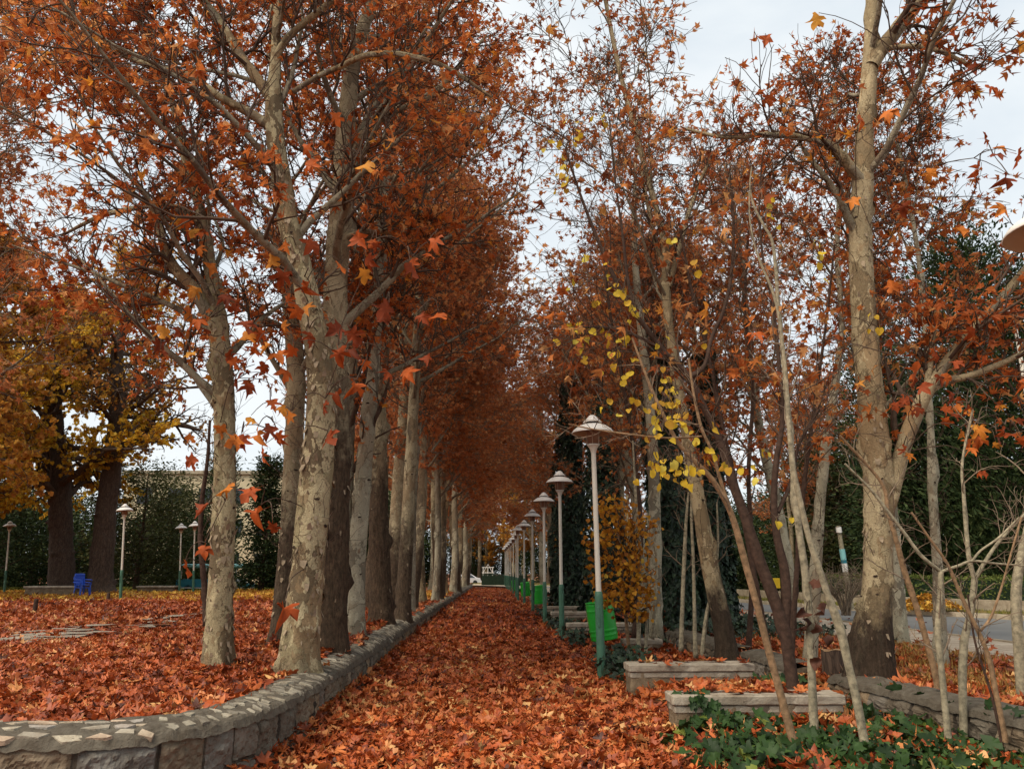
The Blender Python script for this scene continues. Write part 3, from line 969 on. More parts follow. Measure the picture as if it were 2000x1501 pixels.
def build_wall(name, label, cout, cin, lip, crest, segs, seed, group=None, cap=True, rock=0.05, stones=True, mat='masonry'):
    """cout/cin matched plan polylines; segs = [(s0, s1, step)] along the outer line"""
    rng = np.random.default_rng(seed)
    pair = np.array([(*a, *b) for a, b in zip(cout, cin)], float)
    pair = spline(np.c_[pair[:, :2], np.zeros(len(pair)), pair[:, 2:]], 0.05)
    s = np.concatenate([[0], np.cumsum(np.linalg.norm(np.diff(pair[:, :2], axis=0), axis=1))])
    pos = np.concatenate([np.arange(a * s[-1], b * s[-1], d) for a, b, d in segs] + [[s[-1]]])
    O = np.stack([np.interp(pos, s, pair[:, 0]), np.interp(pos, s, pair[:, 1])], 1)
    I = np.stack([np.interp(pos, s, pair[:, 3]), np.interp(pos, s, pair[:, 4])], 1)
    zo = np.array([lip(x, y) for x, y in O])
    zi = np.array([crest(x, y) for x, y in I])
    nrm = unit(O - I)
    t = thing(name, label, 'stone wall', (0, 0, 0), 0, group)
    # masonry face
    nz = 30
    u = np.linspace(0, 1, nz)
    cellw = cell_id = np.floor(pos / 0.37 + 0.35 * np.sin(pos * 3.1))
    jit = _hash(cell_id, cell_id * 0 + seed, cell_id * 0)
    fr = (pos / 0.37 + 0.35 * np.sin(pos * 3.1)) - cell_id
    joint = np.clip(1 - np.minimum(fr, 1 - fr) / 0.07, 0, 1)
    Z = -0.06 + (zo[:, None] - 0.02 + 0.06) * u[None]
    split = 0.45 + 0.25 * (jit - 0.5)
    hj = np.clip(1 - np.abs(u[None] - split[:, None]) / 0.05, 0, 1) * (jit[:, None] > 0.35)
    jn = np.maximum(joint[:, None] * np.ones(nz)[None], hj)
    pp = np.stack([O[:, 0:1] * np.ones(nz), O[:, 1:2] * np.ones(nz), Z], -1)
    facet = np.round(fbm(pp * 7 + seed, 2) * 3.0) / 3.0
    rel = rock * (0.8 * fbm(pp * 5 + seed, 4) + 0.45 * facet + 0.7 * np.abs(fbm(pp * 15 + seed, 3)) + 0.25 * fbm(pp * 38 + seed, 3)) * (1 - jn) - 0.03 * jn + rock * 0.4
    rel *= np.clip((1 - u[None]) * 8, 0.25, 1)
    XY = O[:, None] + nrm[:, None] * rel[..., None]
    V = np.concatenate([XY, Z[..., None]], -1)
    n = len(pos)
    q = (np.arange(n - 1)[:, None] * nz + np.arange(nz - 1)[None])
    Fq = np.stack([q, q + nz, q + nz + 1, q + 1], -1).reshape(-1, 4)
    rid = np.repeat(_hash(cell_id[:-1], cell_id[:-1] * 0 + 3, cell_id[:-1] * 0 + seed)[:, None], nz - 1, 1)
    mb = MB()
    mb.add(V.reshape(-1, 3), Fq, rid.ravel(), (jn[:-1, :-1] > 0.55).astype(int).ravel())
    # inner face and end faces
    W = np.concatenate([np.c_[I, zi - 0.03], np.c_[I, zi * 0 - 0.06]])
    k = np.arange(n - 1)
    mb.add(W, np.stack([k, k + 1, k + 1 + n, k + n], -1), 0.3)
    for e in (0, -1):
        mb.poly([(*O[e], -0.06), (*I[e], -0.06), (*I[e], zi[e] - 0.02), (*O[e], zo[e] - 0.02)], 0.4)
    mb.build('masonry', [M[mat], M['joint']], t, smooth=False)
    # mortar coping, slightly overhanging, with a ragged edge
    nt = 16
    w = np.linspace(0, 1, nt)
    a = O + nrm * 0.035
    b = I - nrm * 0.02
    prof = np.sin(np.clip(w * 1.25, 0, 1) * pi / 2) ** 0.8
    XYc = a[:, None] * (1 - w[None, :, None]) + b[:, None] * w[None, :, None]
    Zc = zo[:, None] + 0.02 + (zi - zo - 0.0)[:, None] * prof[None]
    Zc = Zc - 0.05 * (w[None] == 0) - 0.01 * (w[None] == w[1])
    pc = np.concatenate([XYc, Zc[..., None]], -1)
    nn = fbm(pc * 11 + seed, 4)
    Zc = Zc + 0.016 * nn * (1 + 0.8 * (w[None] < 0.1))
    XYc = XYc + nrm[:, None] * (0.022 * fbm(pc * 8 + 40, 3))[..., None]
    mc = MB()
    q = (np.arange(n - 1)[:, None] * nt + np.arange(nt - 1)[None])
    mc.add(np.concatenate([XYc, Zc[..., None]], -1).reshape(-1, 3), np.stack([q, q + nt, q + nt + 1, q + 1], -1).reshape(-1, 4), 0.5)
    # flat broken flags bedded in the coping
    if stones:
        sp = 0.0
        while sp < s[-1]:
            step = rng.uniform(0.10, 0.22) if np.interp(sp, pos, O[:, 0]) < -2.15 else rng.uniform(0.07, 0.12)
            sp += step
            i = int(np.searchsorted(pos, sp))
            if i >= n - 1 or O[i, 1] > 40 or O[i, 0] < -9:
                continue
            front = O[i, 0] < -2.15
            for lane in ((0.16, 0.5, 0.85) if front else (0.3, 0.68)):
                if rng.random() < (0.12 if front else 0.12):
                    continue
                lw = np.clip(lane + rng.normal(0, 0.05), 0.12, 0.92)
                j = int(lw * (nt - 1))
                c = np.array([*XYc[i, j], Zc[i, j]])
                tg = unit(np.array([*(O[min(i + 1, n - 1)] - O[max(i - 1, 0)]), 0]))
                rd = unit(np.array([*XYc[i, min(j + 2, nt - 1)], Zc[i, min(j + 2, nt - 1)]]) - np.array([*XYc[i, max(j - 2, 1)], Zc[i, max(j - 2, 1)]]))
                up = np.cross(tg, rd)
                if up[2] < 0:
                    up = -up
                m = rng.integers(4, 6)
                an = (np.arange(m) + rng.uniform(-0.28, 0.28, m)) / m * 2 * pi + rng.random()
                r1, r2 = (step * rng.uniform(0.40, 0.56), rng.uniform(0.035, 0.055)) if front else (rng.uniform(0.025, 0.05), rng.uniform(0.05, 0.085))
                ring = np.array([c + tg * r1 * cos(q_) * rng.uniform(0.8, 1.2) + rd * r2 * sin(q_) * rng.uniform(0.8, 1.2) for q_ in an]) + up * rng.uniform(0.002, 0.010)
                cc = ring.mean(0)
                tilt = rng.normal(0, 0.035, 2)
                ring = ring + up * ((ring - cc) @ tg * tilt[0] + (ring - cc) @ rd * tilt[1])[:, None]
                low = cc + (ring - cc) * 1.06 - up * 0.03
                g = rng.random()
                mc.poly(ring, g, 1 if front else 2)
                k0 = mc.n
                mc.add(np.concatenate([ring, low]), [(a_, (a_ + 1) % m, m + (a_ + 1) % m, m + a_) for a_ in range(m)], g, 1 if front else 2)
    o = mc.build('coping', [M['mortar'], M['flag'], M['sliver']], t, smooth=False)
    return t


def lipL(x, y):
    return float(np.interp(y, [5.2, 6.2, 9.0, 14, 80], [0.445, 0.45, 0.385, 0.33, 0.30]))


def crestL(x, y):
    return float(np.interp(y, [5.5, 6.3, 9, 80], [0.50, 0.50, 0.46, 0.43]))


build_wall('garden_wall', 'long curving grey rubble stone wall edging the left side of the leaf-covered path', WALL_OUT, WALL_IN, lipL, crestL,
           [(0.0, 0.24, 0.25), (0.24, 0.36, 0.013), (0.36, 0.45, 0.025), (0.45, 0.62, 0.06), (0.62, 1.0, 0.15)], 4)
lipR = lambda x, y: 0.36
creR = lambda x, y: 0.41
for lab, y0, y1 in (('low rough stone wall beside the ivy at the lower right, behind thin bare stems', 4.0, 8.75), ('low rough stone wall between the tree stump and the leaning plane trunk', 9.7, 11.35), ('short low stone wall left of the leaning trunk foot, below dark ivy', 11.75, 15.5)):
    ys = np.linspace(y0, y1, 8)
    build_wall('low_stone_wall', lab, [(rwx(a), a) for a in ys], [(rwx(a) + 0.3, a) for a in ys], lipR, creR, [(0, 1, 0.03)], int(y0) + 11, 'low stone walls along the planted strip', stones=False, rock=0.07)


# ------------------------------------------------------------------ concrete parapets across the planted strip
def parapet(label, x0, x1, y, h, depth=0.3, seed=0):
    t = thing('concrete_parapet', label, 'low wall', ((x0 + x1) / 2, y, 0), radians(seed % 3 - 1), 'low concrete parapets across the planted strip')
    L = (x1 - x0) / 2
    rng = np.random.default_rng(seed)
    # rubble base: grid box with relief
    mb = MB()
    nx = max(8, int(2 * L / 0.035))
    ring = [(-L, 0.0), (L, 0.0), (L, depth), (-L, depth)]
    per = []
    for (a, b) in zip(ring, ring[1:] + ring[:1]):
        m = max(4, int(math.hypot(b[0] - a[0], b[1] - a[1]) / 0.035))
        for k in range(m):
            per.append((a[0] + (b[0] - a[0]) * k / m, a[1] + (b[1] - a[1]) * k / m))
    per = np.array(per)
    zz = np.linspace(-0.05, h - 0.085, 9)
    pp = np.stack([np.repeat(per[:, 0:1], 9, 1), np.repeat(per[:, 1:2], 9, 1), np.repeat(zz[None], len(per), 0)], -1)
    c = np.array([0, depth / 2])
    out = unit(np.stack([np.clip(per[:, 0] / L, -1, 1) ** 9, np.clip((per[:, 1] - depth / 2) / (depth / 2), -1, 1) ** 9], 1) + 1e-6)
    pp[..., :2] += out[:, None] * (0.03 * fbm(pp * 6 + seed * 3.3, 4) + 0.012 * fbm(pp * 21, 2))[..., None]
    n = len(per)
    q = [(i * 9 + j, ((i + 1) % n) * 9 + j, ((i + 1) % n) * 9 + j + 1, i * 9 + j + 1) for i in range(n) for j in range(8)]
    mb.add(pp.reshape(-1, 3), q, np.repeat(np.clip(0.5 + 0.5 * vnoise(pp[:, 0] * 4), 0, 1), 8))
    mb.build('base', M['masonry'], t)
    mc = MB()
    mc.box((-L - 0.02, -0.025, h - 0.09), (L + 0.02, depth + 0.02, h - 0.0), 0, 0.012)
    mc.box((-L + 0.0, -0.008, h - 0.16), (L, depth, h - 0.092), 0, 0.01)
    o = mc.build('cap', M['concrete'], t, smooth=False)
    sub = o.modifiers.new('s', 'SUBSURF')
    sub.subdivision_type = 'SIMPLE'
    sub.levels = sub.render_levels = 4
    tx = bpy.data.textures.new('chip', 'CLOUDS')
    tx.noise_scale = 0.13
    dm = o.modifiers.new('d', 'DISPLACE')
    dm.texture = tx
    dm.strength = 0.022
    dm.mid_level = 0.5
    dm.texture_coords = 'GLOBAL'
    return t


parapet('nearest low concrete parapet with ivy growing over its front, beside the path', 1.74, 3.35, 7.62, 0.37, 0.3, 1)
parapet('low concrete parapet with bare stone base just right of the nearest lamp foot', 1.72, 3.25, 9.85, 0.40, 0.3, 2)
parapet('small mossy parapet end half buried in leaves beyond the yellow shrub', 2.45, 3.15, 14.6, 0.30, 0.28, 3)
parapet('grey concrete parapet directly behind the second lamp and the green barrel', 1.72, 3.15, 17.6, 0.40, 0.3, 4)
parapet('pale concrete parapet beyond the third lamp, nearer one of the pair behind the barrel', 1.75, 3.3, 22.6, 0.40, 0.3, 5)
parapet('pale concrete parapet beyond the third lamp, farther one of the pair behind the barrel', 1.75, 3.0, 25.6, 0.42, 0.3, 6)
parapet('distant concrete parapet seen between the third and fourth lamps', 1.8, 3.0, 32.5, 0.42, 0.3, 7)
parapet('farthest concrete parapet in the planted strip, tiny beside the far bins', 1.8, 3.0, 36.0, 0.42, 0.3, 8)


# ------------------------------------------------------------------ lamps
def make_lamp():
    t = thing('lamp_post', 'x', 'street lamp', (0, 0, 0), 0, 'cream and green lamp posts')
    mb = MB()
    mb.lathe([(0.075, -0.12), (0.066, 0.0), (0.062, 0.2), (0.060, 1.08), (0.060, 1.16), (0.052, 1.22), (0.042, 1.23)], 20)
    s = mb.build('sleeve', M['green_paint'], t)
    mb = MB()
    mb.box((-0.034, -0.075, 0.74), (-0.004, -0.052, 1.02), 0, 0.004)
    mb.build('access_plate', M['green_paint'], s, smooth=False)
    mb = MB()
    mb.lathe([(0.041, 1.2), (0.038, 2.0), (0.036, 3.26)], 18)
    mb.build('pole', M['white_paint'], t)
    mb = MB()
    mb.lathe([(0.036, 3.25), (0.042, 3.27), (0.062, 3.33), (0.085, 3.36), (0.098, 3.37), (0.098, 3.385), (0.05, 3.39)], 20)
    mb.build('collar', M['white_paint'], t)
    mb = MB()
    mb.lathe([(0.0, 3.386), (0.094, 3.386), (0.112, 3.64), (0.112, 3.66), (0.0, 3.66)], 20)
    h = mb.build('lantern', M['lamp_glass'], t)
    mb = MB()
    for k in range(6):
        a = k * pi / 3 + 0.3
        mb.tubes(np.array([(0.099 * cos(a), 0.099 * sin(a), 3.385), (0.117 * cos(a), 0.117 * sin(a), 3.65)]), np.array([0.005, 0.005]), 5)
    mb.build('lantern_frame', M['hat_under'], h)
    mb = MB()
    mb.lathe([(0.115, 3.675), (0.20, 3.652), (0.285, 3.595), (0.322, 3.556)], 32, mat=1)
    mb.lathe([(0.322, 3.556), (0.326, 3.562), (0.29, 3.612), (0.21, 3.668), (0.115, 3.700), (0.0, 3.700)], 32)
    mb.build('hat', [M['hat_white'], M['hat_under']], t)
    mb = MB()
    mb.lathe([(0.104, 3.69), (0.104, 3.735)], 24)
    mb.build('neck', M['black_metal'], t)
    mb = MB()
    mb.lathe([(0.10, 3.728), (0.142, 3.722), (0.145, 3.730), (0.09, 3.782), (0.065, 3.815), (0.035, 3.838), (0.0, 3.844)], 24)
    mb.build('top_cap', M['hat_white'], t)
    return t


lamp0 = make_lamp()
words_ = ['nearest', 'second', 'third', 'fourth', 'fifth', 'sixth', 'seventh', 'eighth', 'ninth', 'tenth', 'eleventh', 'twelfth', 'thirteenth']
ysL = [11.38, 18.0, 23.0, 29.3, 35.6, 39.4, 44.5, 50.5, 56.5, 60.5, 65, 69, 72.5]
xsL = [1.58, 1.62, 1.58, 1.57, 1.52, 1.36, 1.44, 1.45, 1.44, 1.40, 1.36, 1.34, 1.32]
for k in range(13):
    lab = f'{words_[k]} lamp post away from the camera in the row right of the path' if k else 'large nearest cream lamp post with green foot, in front of the green barrel'
    if k == 0:
        lamp0.location = (xsL[0], ysL[0], 0)
        lamp0['label'] = lab
    else:
        dup(lamp0, lab, (xsL[k], ysL[k], 0), k * 0.7, 1.0)
lamp0.rotation_euler = (0, radians(-0.6), 0)
for (px, py, ptop), lab in (((235, 1175, 982), 'lamp post on the left leaf field right of the blue chairs'),
                      ((350, 1158, 1022), 'farther, shorter looking lamp post just left of the turquoise vehicle'),
                      ((377, 1160, 1005), 'lamp post directly in front of the turquoise vehicle, its head behind an orange leaf'),
                      ((8, 1160, 1010), 'lamp post at the extreme left edge under the golden leaves')):
    g = G(px, py, 0.36)
    dup(lamp0, lab, g, 0.0, 1.0).rotation_euler = (0, radians(-4.2), 0)
g = G(2074, 440, 3.60)
dup(lamp0, 'lamp post cut off by the right edge, only its hat rim showing', (g[0], g[1], 0.0), 1.0, 1.0)
print('edge lamp', g)

# tall road lamp beyond the road, only its head in the frame
t = thing('road_lamp', 'pale street light head among the dark conifers at the right edge', 'street lamp', (15.95, 21.6, 0.28))
mb = MB()
mb.tubes(np.array([(0, 0, 0), (0, 0, 4), (0.0, 0, 8.4), (-0.1, 0, 8.8), (-0.45, -0.05, 8.95)]), np.array([0.09, 0.075, 0.05, 0.045, 0.04]), 12)
mb.build('mast', M['white_paint'], t)
mb = MB()
mb.lathe([(0.05, 0.16), (0.20, 0.13), (0.34, 0.03), (0.36, -0.02), (0.25, 0.0), (0.0, 0.0)], 24, (-0.5, -0.05, 8.85))
mb.build('lamp_head', M['hat_white'], t)


# ------------------------------------------------------------------ green barrel bins
def make_bin():
    t = thing('litter_bin', 'x', 'litter bin', (0, 0, 0), 0, 'green barrel bins')
    R, H = 0.245, 0.66
    mb = MB()
    prof = []
    for z in np.linspace(0, H, 40):
        r = R * (1 + 0.04 * sin(pi * z / H))
        for rb in (0.09, 0.17, 0.52, 0.62):
            r += 0.012 * math.exp(-((z - rb) / 0.008) ** 2)
        prof.append((r, z))
    prof = [(0.0, 0.0), (R * 0.96, 0.0)] + prof + [(R + 0.012, H + 0.004), (R + 0.012, H + 0.018), (R - 0.012, H + 0.018), (R - 0.016, 0.03), (0, 0.03)]
    mb.lathe(prof, 36)
    b = mb.build('barrel', M['bin_green'], t)
    b.location = (0, 0, 0.30)
    b.rotation_euler = (0, radians(-8), 0)
    mb = MB()
    mb.tubes(np.array([(0, 0.28, -0.1), (0, 0.28, 0.75)]), np.array([0.025, 0.025]), 10)
    mb.box((-0.02, 0.22, 0.60), (0.02, 0.30, 0.66), 0, 0.003)
    mb.build('stand', M['green_paint'], t)
    return t


b0 = make_bin()
b0.location = (2.10, 14.6, 0.0)
b0['label'] = 'large bright green barrel bin tilted behind the nearest lamp post'
dup(b0, 'green barrel bin seen just left of the fourth lamp foot', (1.98, 31.5, 0), 0.5)
dup(b0, 'small green barrel bin between the fifth and sixth lamps', (1.86, 41.5, 0), 0.9)
dup(b0, 'tiny farthest green barrel bin among the distant lamp feet', (1.72, 53.5, 0), 0.2)

# ------------------------------------------------------------------ left background furniture
def chair(label, loc, rz):
    t = thing('plastic_chair', label, 'chair', loc, rz, 'stacked blue plastic chairs')
    mb = MB()
    mb.box((-0.24, -0.22, 0.42), (0.24, 0.22, 0.45), 0, 0.01)
    mb.build('seat', M['blue_plastic'], t, smooth=False)
    mb = MB()
    for k in range(5):
        x = -0.2 + k * 0.1
        mb.add([(x - 0.035, 0.2, 0.45), (x + 0.035, 0.2, 0.45), (x + 0.04, 0.34, 0.92), (x - 0.04, 0.34, 0.92), (x - 0.035, 0.225, 0.45), (x + 0.035, 0.225, 0.45), (x + 0.04, 0.365, 0.92), (x - 0.04, 0.365, 0.92)],
               [(0, 1, 2, 3), (5, 4, 7, 6), (0, 3, 7, 4), (1, 5, 6, 2), (3, 2, 6, 7)])
    mb.box((-0.25, 0.30, 0.80), (0.25, 0.37, 0.95), 0, 0.02)
    mb.build('backrest', M['blue_plastic'], t, smooth=False)
    for sx, sy in ((-1, -1), (1, -1), (-1, 1), (1, 1)):
        mb = MB()
        mb.tubes(np.array([(0.21 * sx, 0.19 * sy, 0.43), (0.25 * sx, 0.24 * sy, 0.0)]), np.array([0.03, 0.022]), 6)
        mb.build('leg', M['blue_plastic'], t)
    for sx in (-1, 1):
        mb = MB()
        mb.tubes(np.array([(0.25 * sx, -0.2, 0.43), (0.27 * sx, -0.2, 0.66), (0.27 * sx, 0.28, 0.68)]), np.array([0.025, 0.025, 0.025]), 6)
        mb.build('armrest', M['blue_plastic'], t)
    return t


cg = G(158, 1166, 0.36)
chair('lower blue plastic chair of the stack beside the grey stone planter', cg, radians(62))
chair('upper blue plastic chair stacked on the other beside the grey planter', cg + np.array([0.02, 0.03, 0.13]), radians(62))


def planter(label, px0, px1, py, h, seed):
    a, b = G(px0, py, 0.36), G(px1, py, 0.36)
    L = (b[0] - a[0]) / 2
    t = thing('stone_planter', label, 'planter', ((a[0] + b[0]) / 2, (a[1] + b[1]) / 2 + 0.3, 0.34), 0, 'grey stone planters at the edge of the leaf field')
    mb = MB()
    mb.box((-L, -0.35, 0), (L, 0.35, h - 0.1), 0, 0.02)
    mb.build('body', M['masonry'], t, smooth=False)
    mb = MB()
    mb.box((-L - 0.06, -0.41, h - 0.098), (L + 0.06, 0.41, h), 0, 0.02)
    mb.build('slab', M['concrete'], t, smooth=False)
    return t


planter('long grey stone planter left of the blue chairs, under the big dark trunk', 48, 144, 1165, 0.52, 1)
planter('grey stone planter between the furrowed trunk and the turquoise vehicle', 268, 340, 1158, 0.42, 2)
for lab, px, py, h in (('short dark wooden post standing in the leaves, leftmost', 67, 1199, 0.42), ('short dark wooden post left of the left field lamp', 210, 1178, 0.40)):
    g = G(px, py, 0.36)
    mb = MB()
    mb.lathe([(0.0, h), (0.05, h - 0.01), (0.06, h - 0.04), (0.062, 0.1), (0.07, -0.1)], 10)
    o = mb.build('wooden_post', M['stem_dark'])
    o.location = g
    tag(o, lab, 'post', 'short dark posts')

# turquoise open-sided park vehicle
g = P(415, 1144, 51)
W = 4.4
t = thing('park_vehicle', 'turquoise open-sided vehicle with pale canopy roof, partly behind the left plane trunk', 'vehicle', (g[0] + 0.1, g[1], 0.42), 0.05)
t.scale = (1.0, 0.85, 0.64)
mb = MB()
mb.box((-W / 2, -0.8, 0.22), (W / 2 - 0.6, 0.8, 1.0), 0, 0.08)
mb.box((W / 2 - 0.7, -0.8, 0.22), (W / 2 + 0.25, 0.8, 0.62), 0, 0.1)
mb.build('body', M['teal'], t, smooth=False)
mb = MB()
mb.box((-W / 2 - 0.05, -0.85, 0.14), (W / 2 + 0.3, 0.85, 0.22), 0, 0.02)
mb.build('sill', M['hat_white'], t, smooth=False)
mb = MB()
mb.box((-W / 2 + 0.2, -0.9, 2.12), (W / 2 - 0.1, 0.9, 2.5), 0, 0.12)
mb.build('roof', M['pale_teal'], t, smooth=False)
for x in (-1.9, -0.4, 1.0, 1.5):
    for y in (-0.75, 0.75):
        mb = MB()
        mb.tubes(np.array([(x, y, 1.0), (x, y, 2.2)]), np.array([0.035, 0.035]), 6)
        mb.build('post', M['hat_white'], t)
mb = MB()
mb.add([(1.35, -0.72, 0.98), (1.35, 0.72, 0.98), (1.15, 0.7, 1.42), (1.15, -0.7, 1.42), (1.95, -0.72, 0.68), (1.95, 0.72, 0.68)], [(0, 1, 2, 3), (0, 4, 5, 1)])
mb.box((1.0, -0.74, 0.62), (1.95, 0.74, 1.02), 0, 0.12)
mb.build('windscreen', M['car_white'], t, smooth=False)
for x in (-1.4, 1.3):
    mb = MB()
    if True:
        mb.lathe([(0.0, -0.08), (0.24, -0.08), (0.28, -0.04), (0.28, 0.04), (0.24, 0.08), (0.0, 0.08)], 16)
    w = mb.build('wheel', M['tyre'], t)
    w.location = (x, -0.72, 0.22)
    w.rotation_euler = (pi / 2, 0, 0)

# pale building behind the left trees
t = thing('pale_building', 'pale cream flat-roofed building behind the trees on the left', 'building', (-27, 84, 0.3))
mb = MB()
mb.box((-13, 0, 0), (15, 9, 11.6), 0, 0.0)
mb.build('wall', M['render_wall'], t, smooth=False)
mb = MB()
mb.box((-13.3, -0.3, 11.602), (15.3, 9.3, 12.0), 0, 0.03)
mb.build('roof_edge', M['kerb'], t, smooth=False)
for i in range(8):
    for j in range(3):
        mb = MB()
        x, z = -11.5 + i * 3.3, 1.4 + j * 3.5
        mb.box((x, -0.06, z), (x + 1.6, -0.003, z + 1.7), 0, 0.0)
        mb.build('window', M['window_dark'], t, smooth=False)

# ------------------------------------------------------------------ the far end of the path
t = thing('white_car', 'small white car parked beyond the far end of the path, left', 'car', (-2.9, 88, 0.15), 0.2)
t.scale = (0.8, 0.8, 0.8)
mb = MB()
sec = [(-2.0, 0.35, 0.62), (-1.9, 0.28, 0.85), (-1.0, 0.28, 0.92), (-0.45, 0.28, 1.38), (0.8, 0.28, 1.40), (1.5, 0.28, 0.98), (2.0, 0.28, 0.88), (2.1, 0.35, 0.60)]
rr = []
for x, z0_, z1_ in sec:
    y1_ = 0.8 if z1_ < 1.1 else 0.62
    rr.append([(x, -0.8, z0_), (x, -0.82, min(z1_, 0.85)), (x, -y1_, z1_), (x, y1_, z1_), (x, 0.82, min(z1_, 0.85)), (x, 0.8, z0_)])
V = [p for r in rr for p in r]
mb.add(V, [(i * 6 + k, (i + 1) * 6 + k, (i + 1) * 6 + (k + 1) % 6, i * 6 + (k + 1) % 6) for i in range(7) for k in range(6)])
mb.poly(rr[0][::-1])
mb.poly(rr[-1])
mb.build('body', M['car_white'], t, smooth=False)
mb = MB()
mb.add([(-0.9, -0.826, 0.9), (-0.42, -0.66, 1.32), (0.78, -0.66, 1.34), (1.35, -0.826, 0.92)], [(0, 1, 2, 3)])
mb.build('side_window', M['window_dark'], t, smooth=False)
for x in (-1.3, 1.3):
    for y in (-0.78, 0.78):
        mb = MB()
        mb.lathe([(0.0, -0.09), (0.28, -0.09), (0.31, -0.05), (0.31, 0.05), (0.28, 0.09), (0.0, 0.09)], 18)
        w = mb.build('wheel', M['tyre'], t)
        w.location = (x, y, 0.31)
        w.rotation_euler = (pi / 2, 0, 0)
# white garden swing frame
t = thing('white_pavilion', 'small white open metal pavilion frame beyond the hedge at the path end', 'pavilion', (-0.35, 92, 0.2))
t.scale = (0.62, 0.62, 0.8)
for x in (-0.9, 0.0, 0.9):
    mb = MB()
    mb.tubes(np.array([(x, 0, 0), (x, 0, 2.3)]), np.array([0.07, 0.07]), 8)
    mb.build('post', M['hat_white'], t)
mb = MB()
for z in (1.55, 2.3):
    mb.tubes(np.array([(-1.15, 0, z), (1.15, 0, z)]), np.array([0.05, 0.05]), 6)
mb.tubes(np.array([(-0.9, 0, 1.55), (0, 0, 2.75), (0.9, 0, 1.55)]), np.array([0.05] * 3), 6)
mb.build('frame', M['hat_white'], t)
mb = MB()
mb.box((-1.5, -0.5, 0.1), (1.2, 0.5, 0.42), 0, 0.04)
mb.build('bench', M['hat_white'], t, smooth=False)
mb = MB()
mb.box((-1.9, 73.2, 0.0), (1.9, 73.5, 0.16), 0, 0.02)
tag(mb.build('kerb', M['kerb'], smooth=False), kind='structure')

# ------------------------------------------------------------------ across the road
fw = offset(farP, 1.95)
wallp = fw[(fw[:, 1] > 5) & (fw[:, 1] < 66) & (fw[:, 0] > 4)]
mb = MB()
A, B = wallp, offset(wallp, 0.28)
n = len(A)
V = np.concatenate([np.c_[A, np.full(n, 0.2)], np.c_[A, np.full(n, 0.62)], np.c_[B, np.full(n, 0.62)], np.c_[B, np.full(n, 0.2)]])
mb.add(V, [(k * n + i, k * n + i + 1, (k + 1) * n + i + 1, (k + 1) * n + i) for k in range(3) for i in range(n - 1)], np.random.default_rng(8).random(3 * (n - 1)))
tag(mb.build('roadside_wall', M['kerb'], smooth=False), 'long low pale wall beyond the road at the foot of the hedge', 'low wall')
rng = np.random.default_rng(21)
hp = offset(farP, 2.9)
hp = hp[(hp[:, 1] > 6) & (hp[:, 1] < 34)]


def hedge(label, line, half, z0_, z1_, n, matn, seed):
    rng = np.random.default_rng(seed)
    t = thing('clipped_hedge', label, 'hedge', (0, 0, 0))
    c = resample(np.c_[line, np.zeros(len(line))], 60)[:, :2]
    a, b = offset(c, -half + 0.08), offset(c, half - 0.08)
    mb = MB()
    m = len(c)
    V = np.concatenate([np.c_[a, np.full(m, z0_)], np.c_[a, np.full(m, z1_ - 0.07)], np.c_[b, np.full(m, z1_ - 0.07)], np.c_[b, np.full(m, z0_)]])
    mb.add(V, [(k * m + i, k * m + i + 1, (k + 1) * m + i + 1, (k + 1) * m + i) for k in range(3) for i in range(m - 1)])
    mb.poly([(*a[0], z0_), (*b[0], z0_), (*b[0], z1_ - 0.07), (*a[0], z1_ - 0.07)])
    mb.poly([(*a[-1], z0_), (*b[-1], z0_), (*b[-1], z1_ - 0.07), (*a[-1], z1_ - 0.07)])
    mb.build('inner_mass', M['dark_ivy'], t, smooth=False)
    i = rng.random(n) * (m - 1.001)
    i0 = i.astype(int)
    w = (i - i0)[:, None]
    ctr = c[i0] * (1 - w) + c[i0 + 1] * w
    tg = unit(c[i0 + 1] - c[i0])
    nr = np.stack([tg[:, 1], -tg[:, 0]], 1)
    side = rng.random(n)
    u = np.where(side < 0.42, -half, np.where(side < 0.5, half, rng.uniform(-half, half, n)))
    z = np.where(side < 0.5, rng.uniform(z0_, z1_, n), z1_)
    pos = np.c_[ctr + nr * u[:, None], z] + rng.normal(0, 0.035, (n, 3)) + 0.05 * vnoise(np.c_[ctr * 1.5, z])[:, None]
    o = np.c_[nr * np.where(side < 0.42, -1, np.where(side < 0.5, 1, 0))[:, None], np.where(side < 0.5, 0.2, 1.0)]
    mb = MB()
    put_leaves(mb, pos, o * 0.4 + rng.normal(0, 0.7, (n, 3)), o + rng.normal(0, 0.5, (n, 3)), rng.uniform(0.06, 0.13, n), LP_SPRAY, rng)
    mb.build('foliage', M[matn], t, smooth=False)
    return t


hedge('long clipped green hedge above the low pale wall beyond the road', hp, 0.55, 0.3, 1.30, 15000, 'hedge', 5)
hedge('dark clipped hedge closing the far end of the path', np.array([(-0.9, 76.5), (3.4, 76.5)]), 0.5, 0.05, 1.25, 2500, 'dark_ivy', 6)

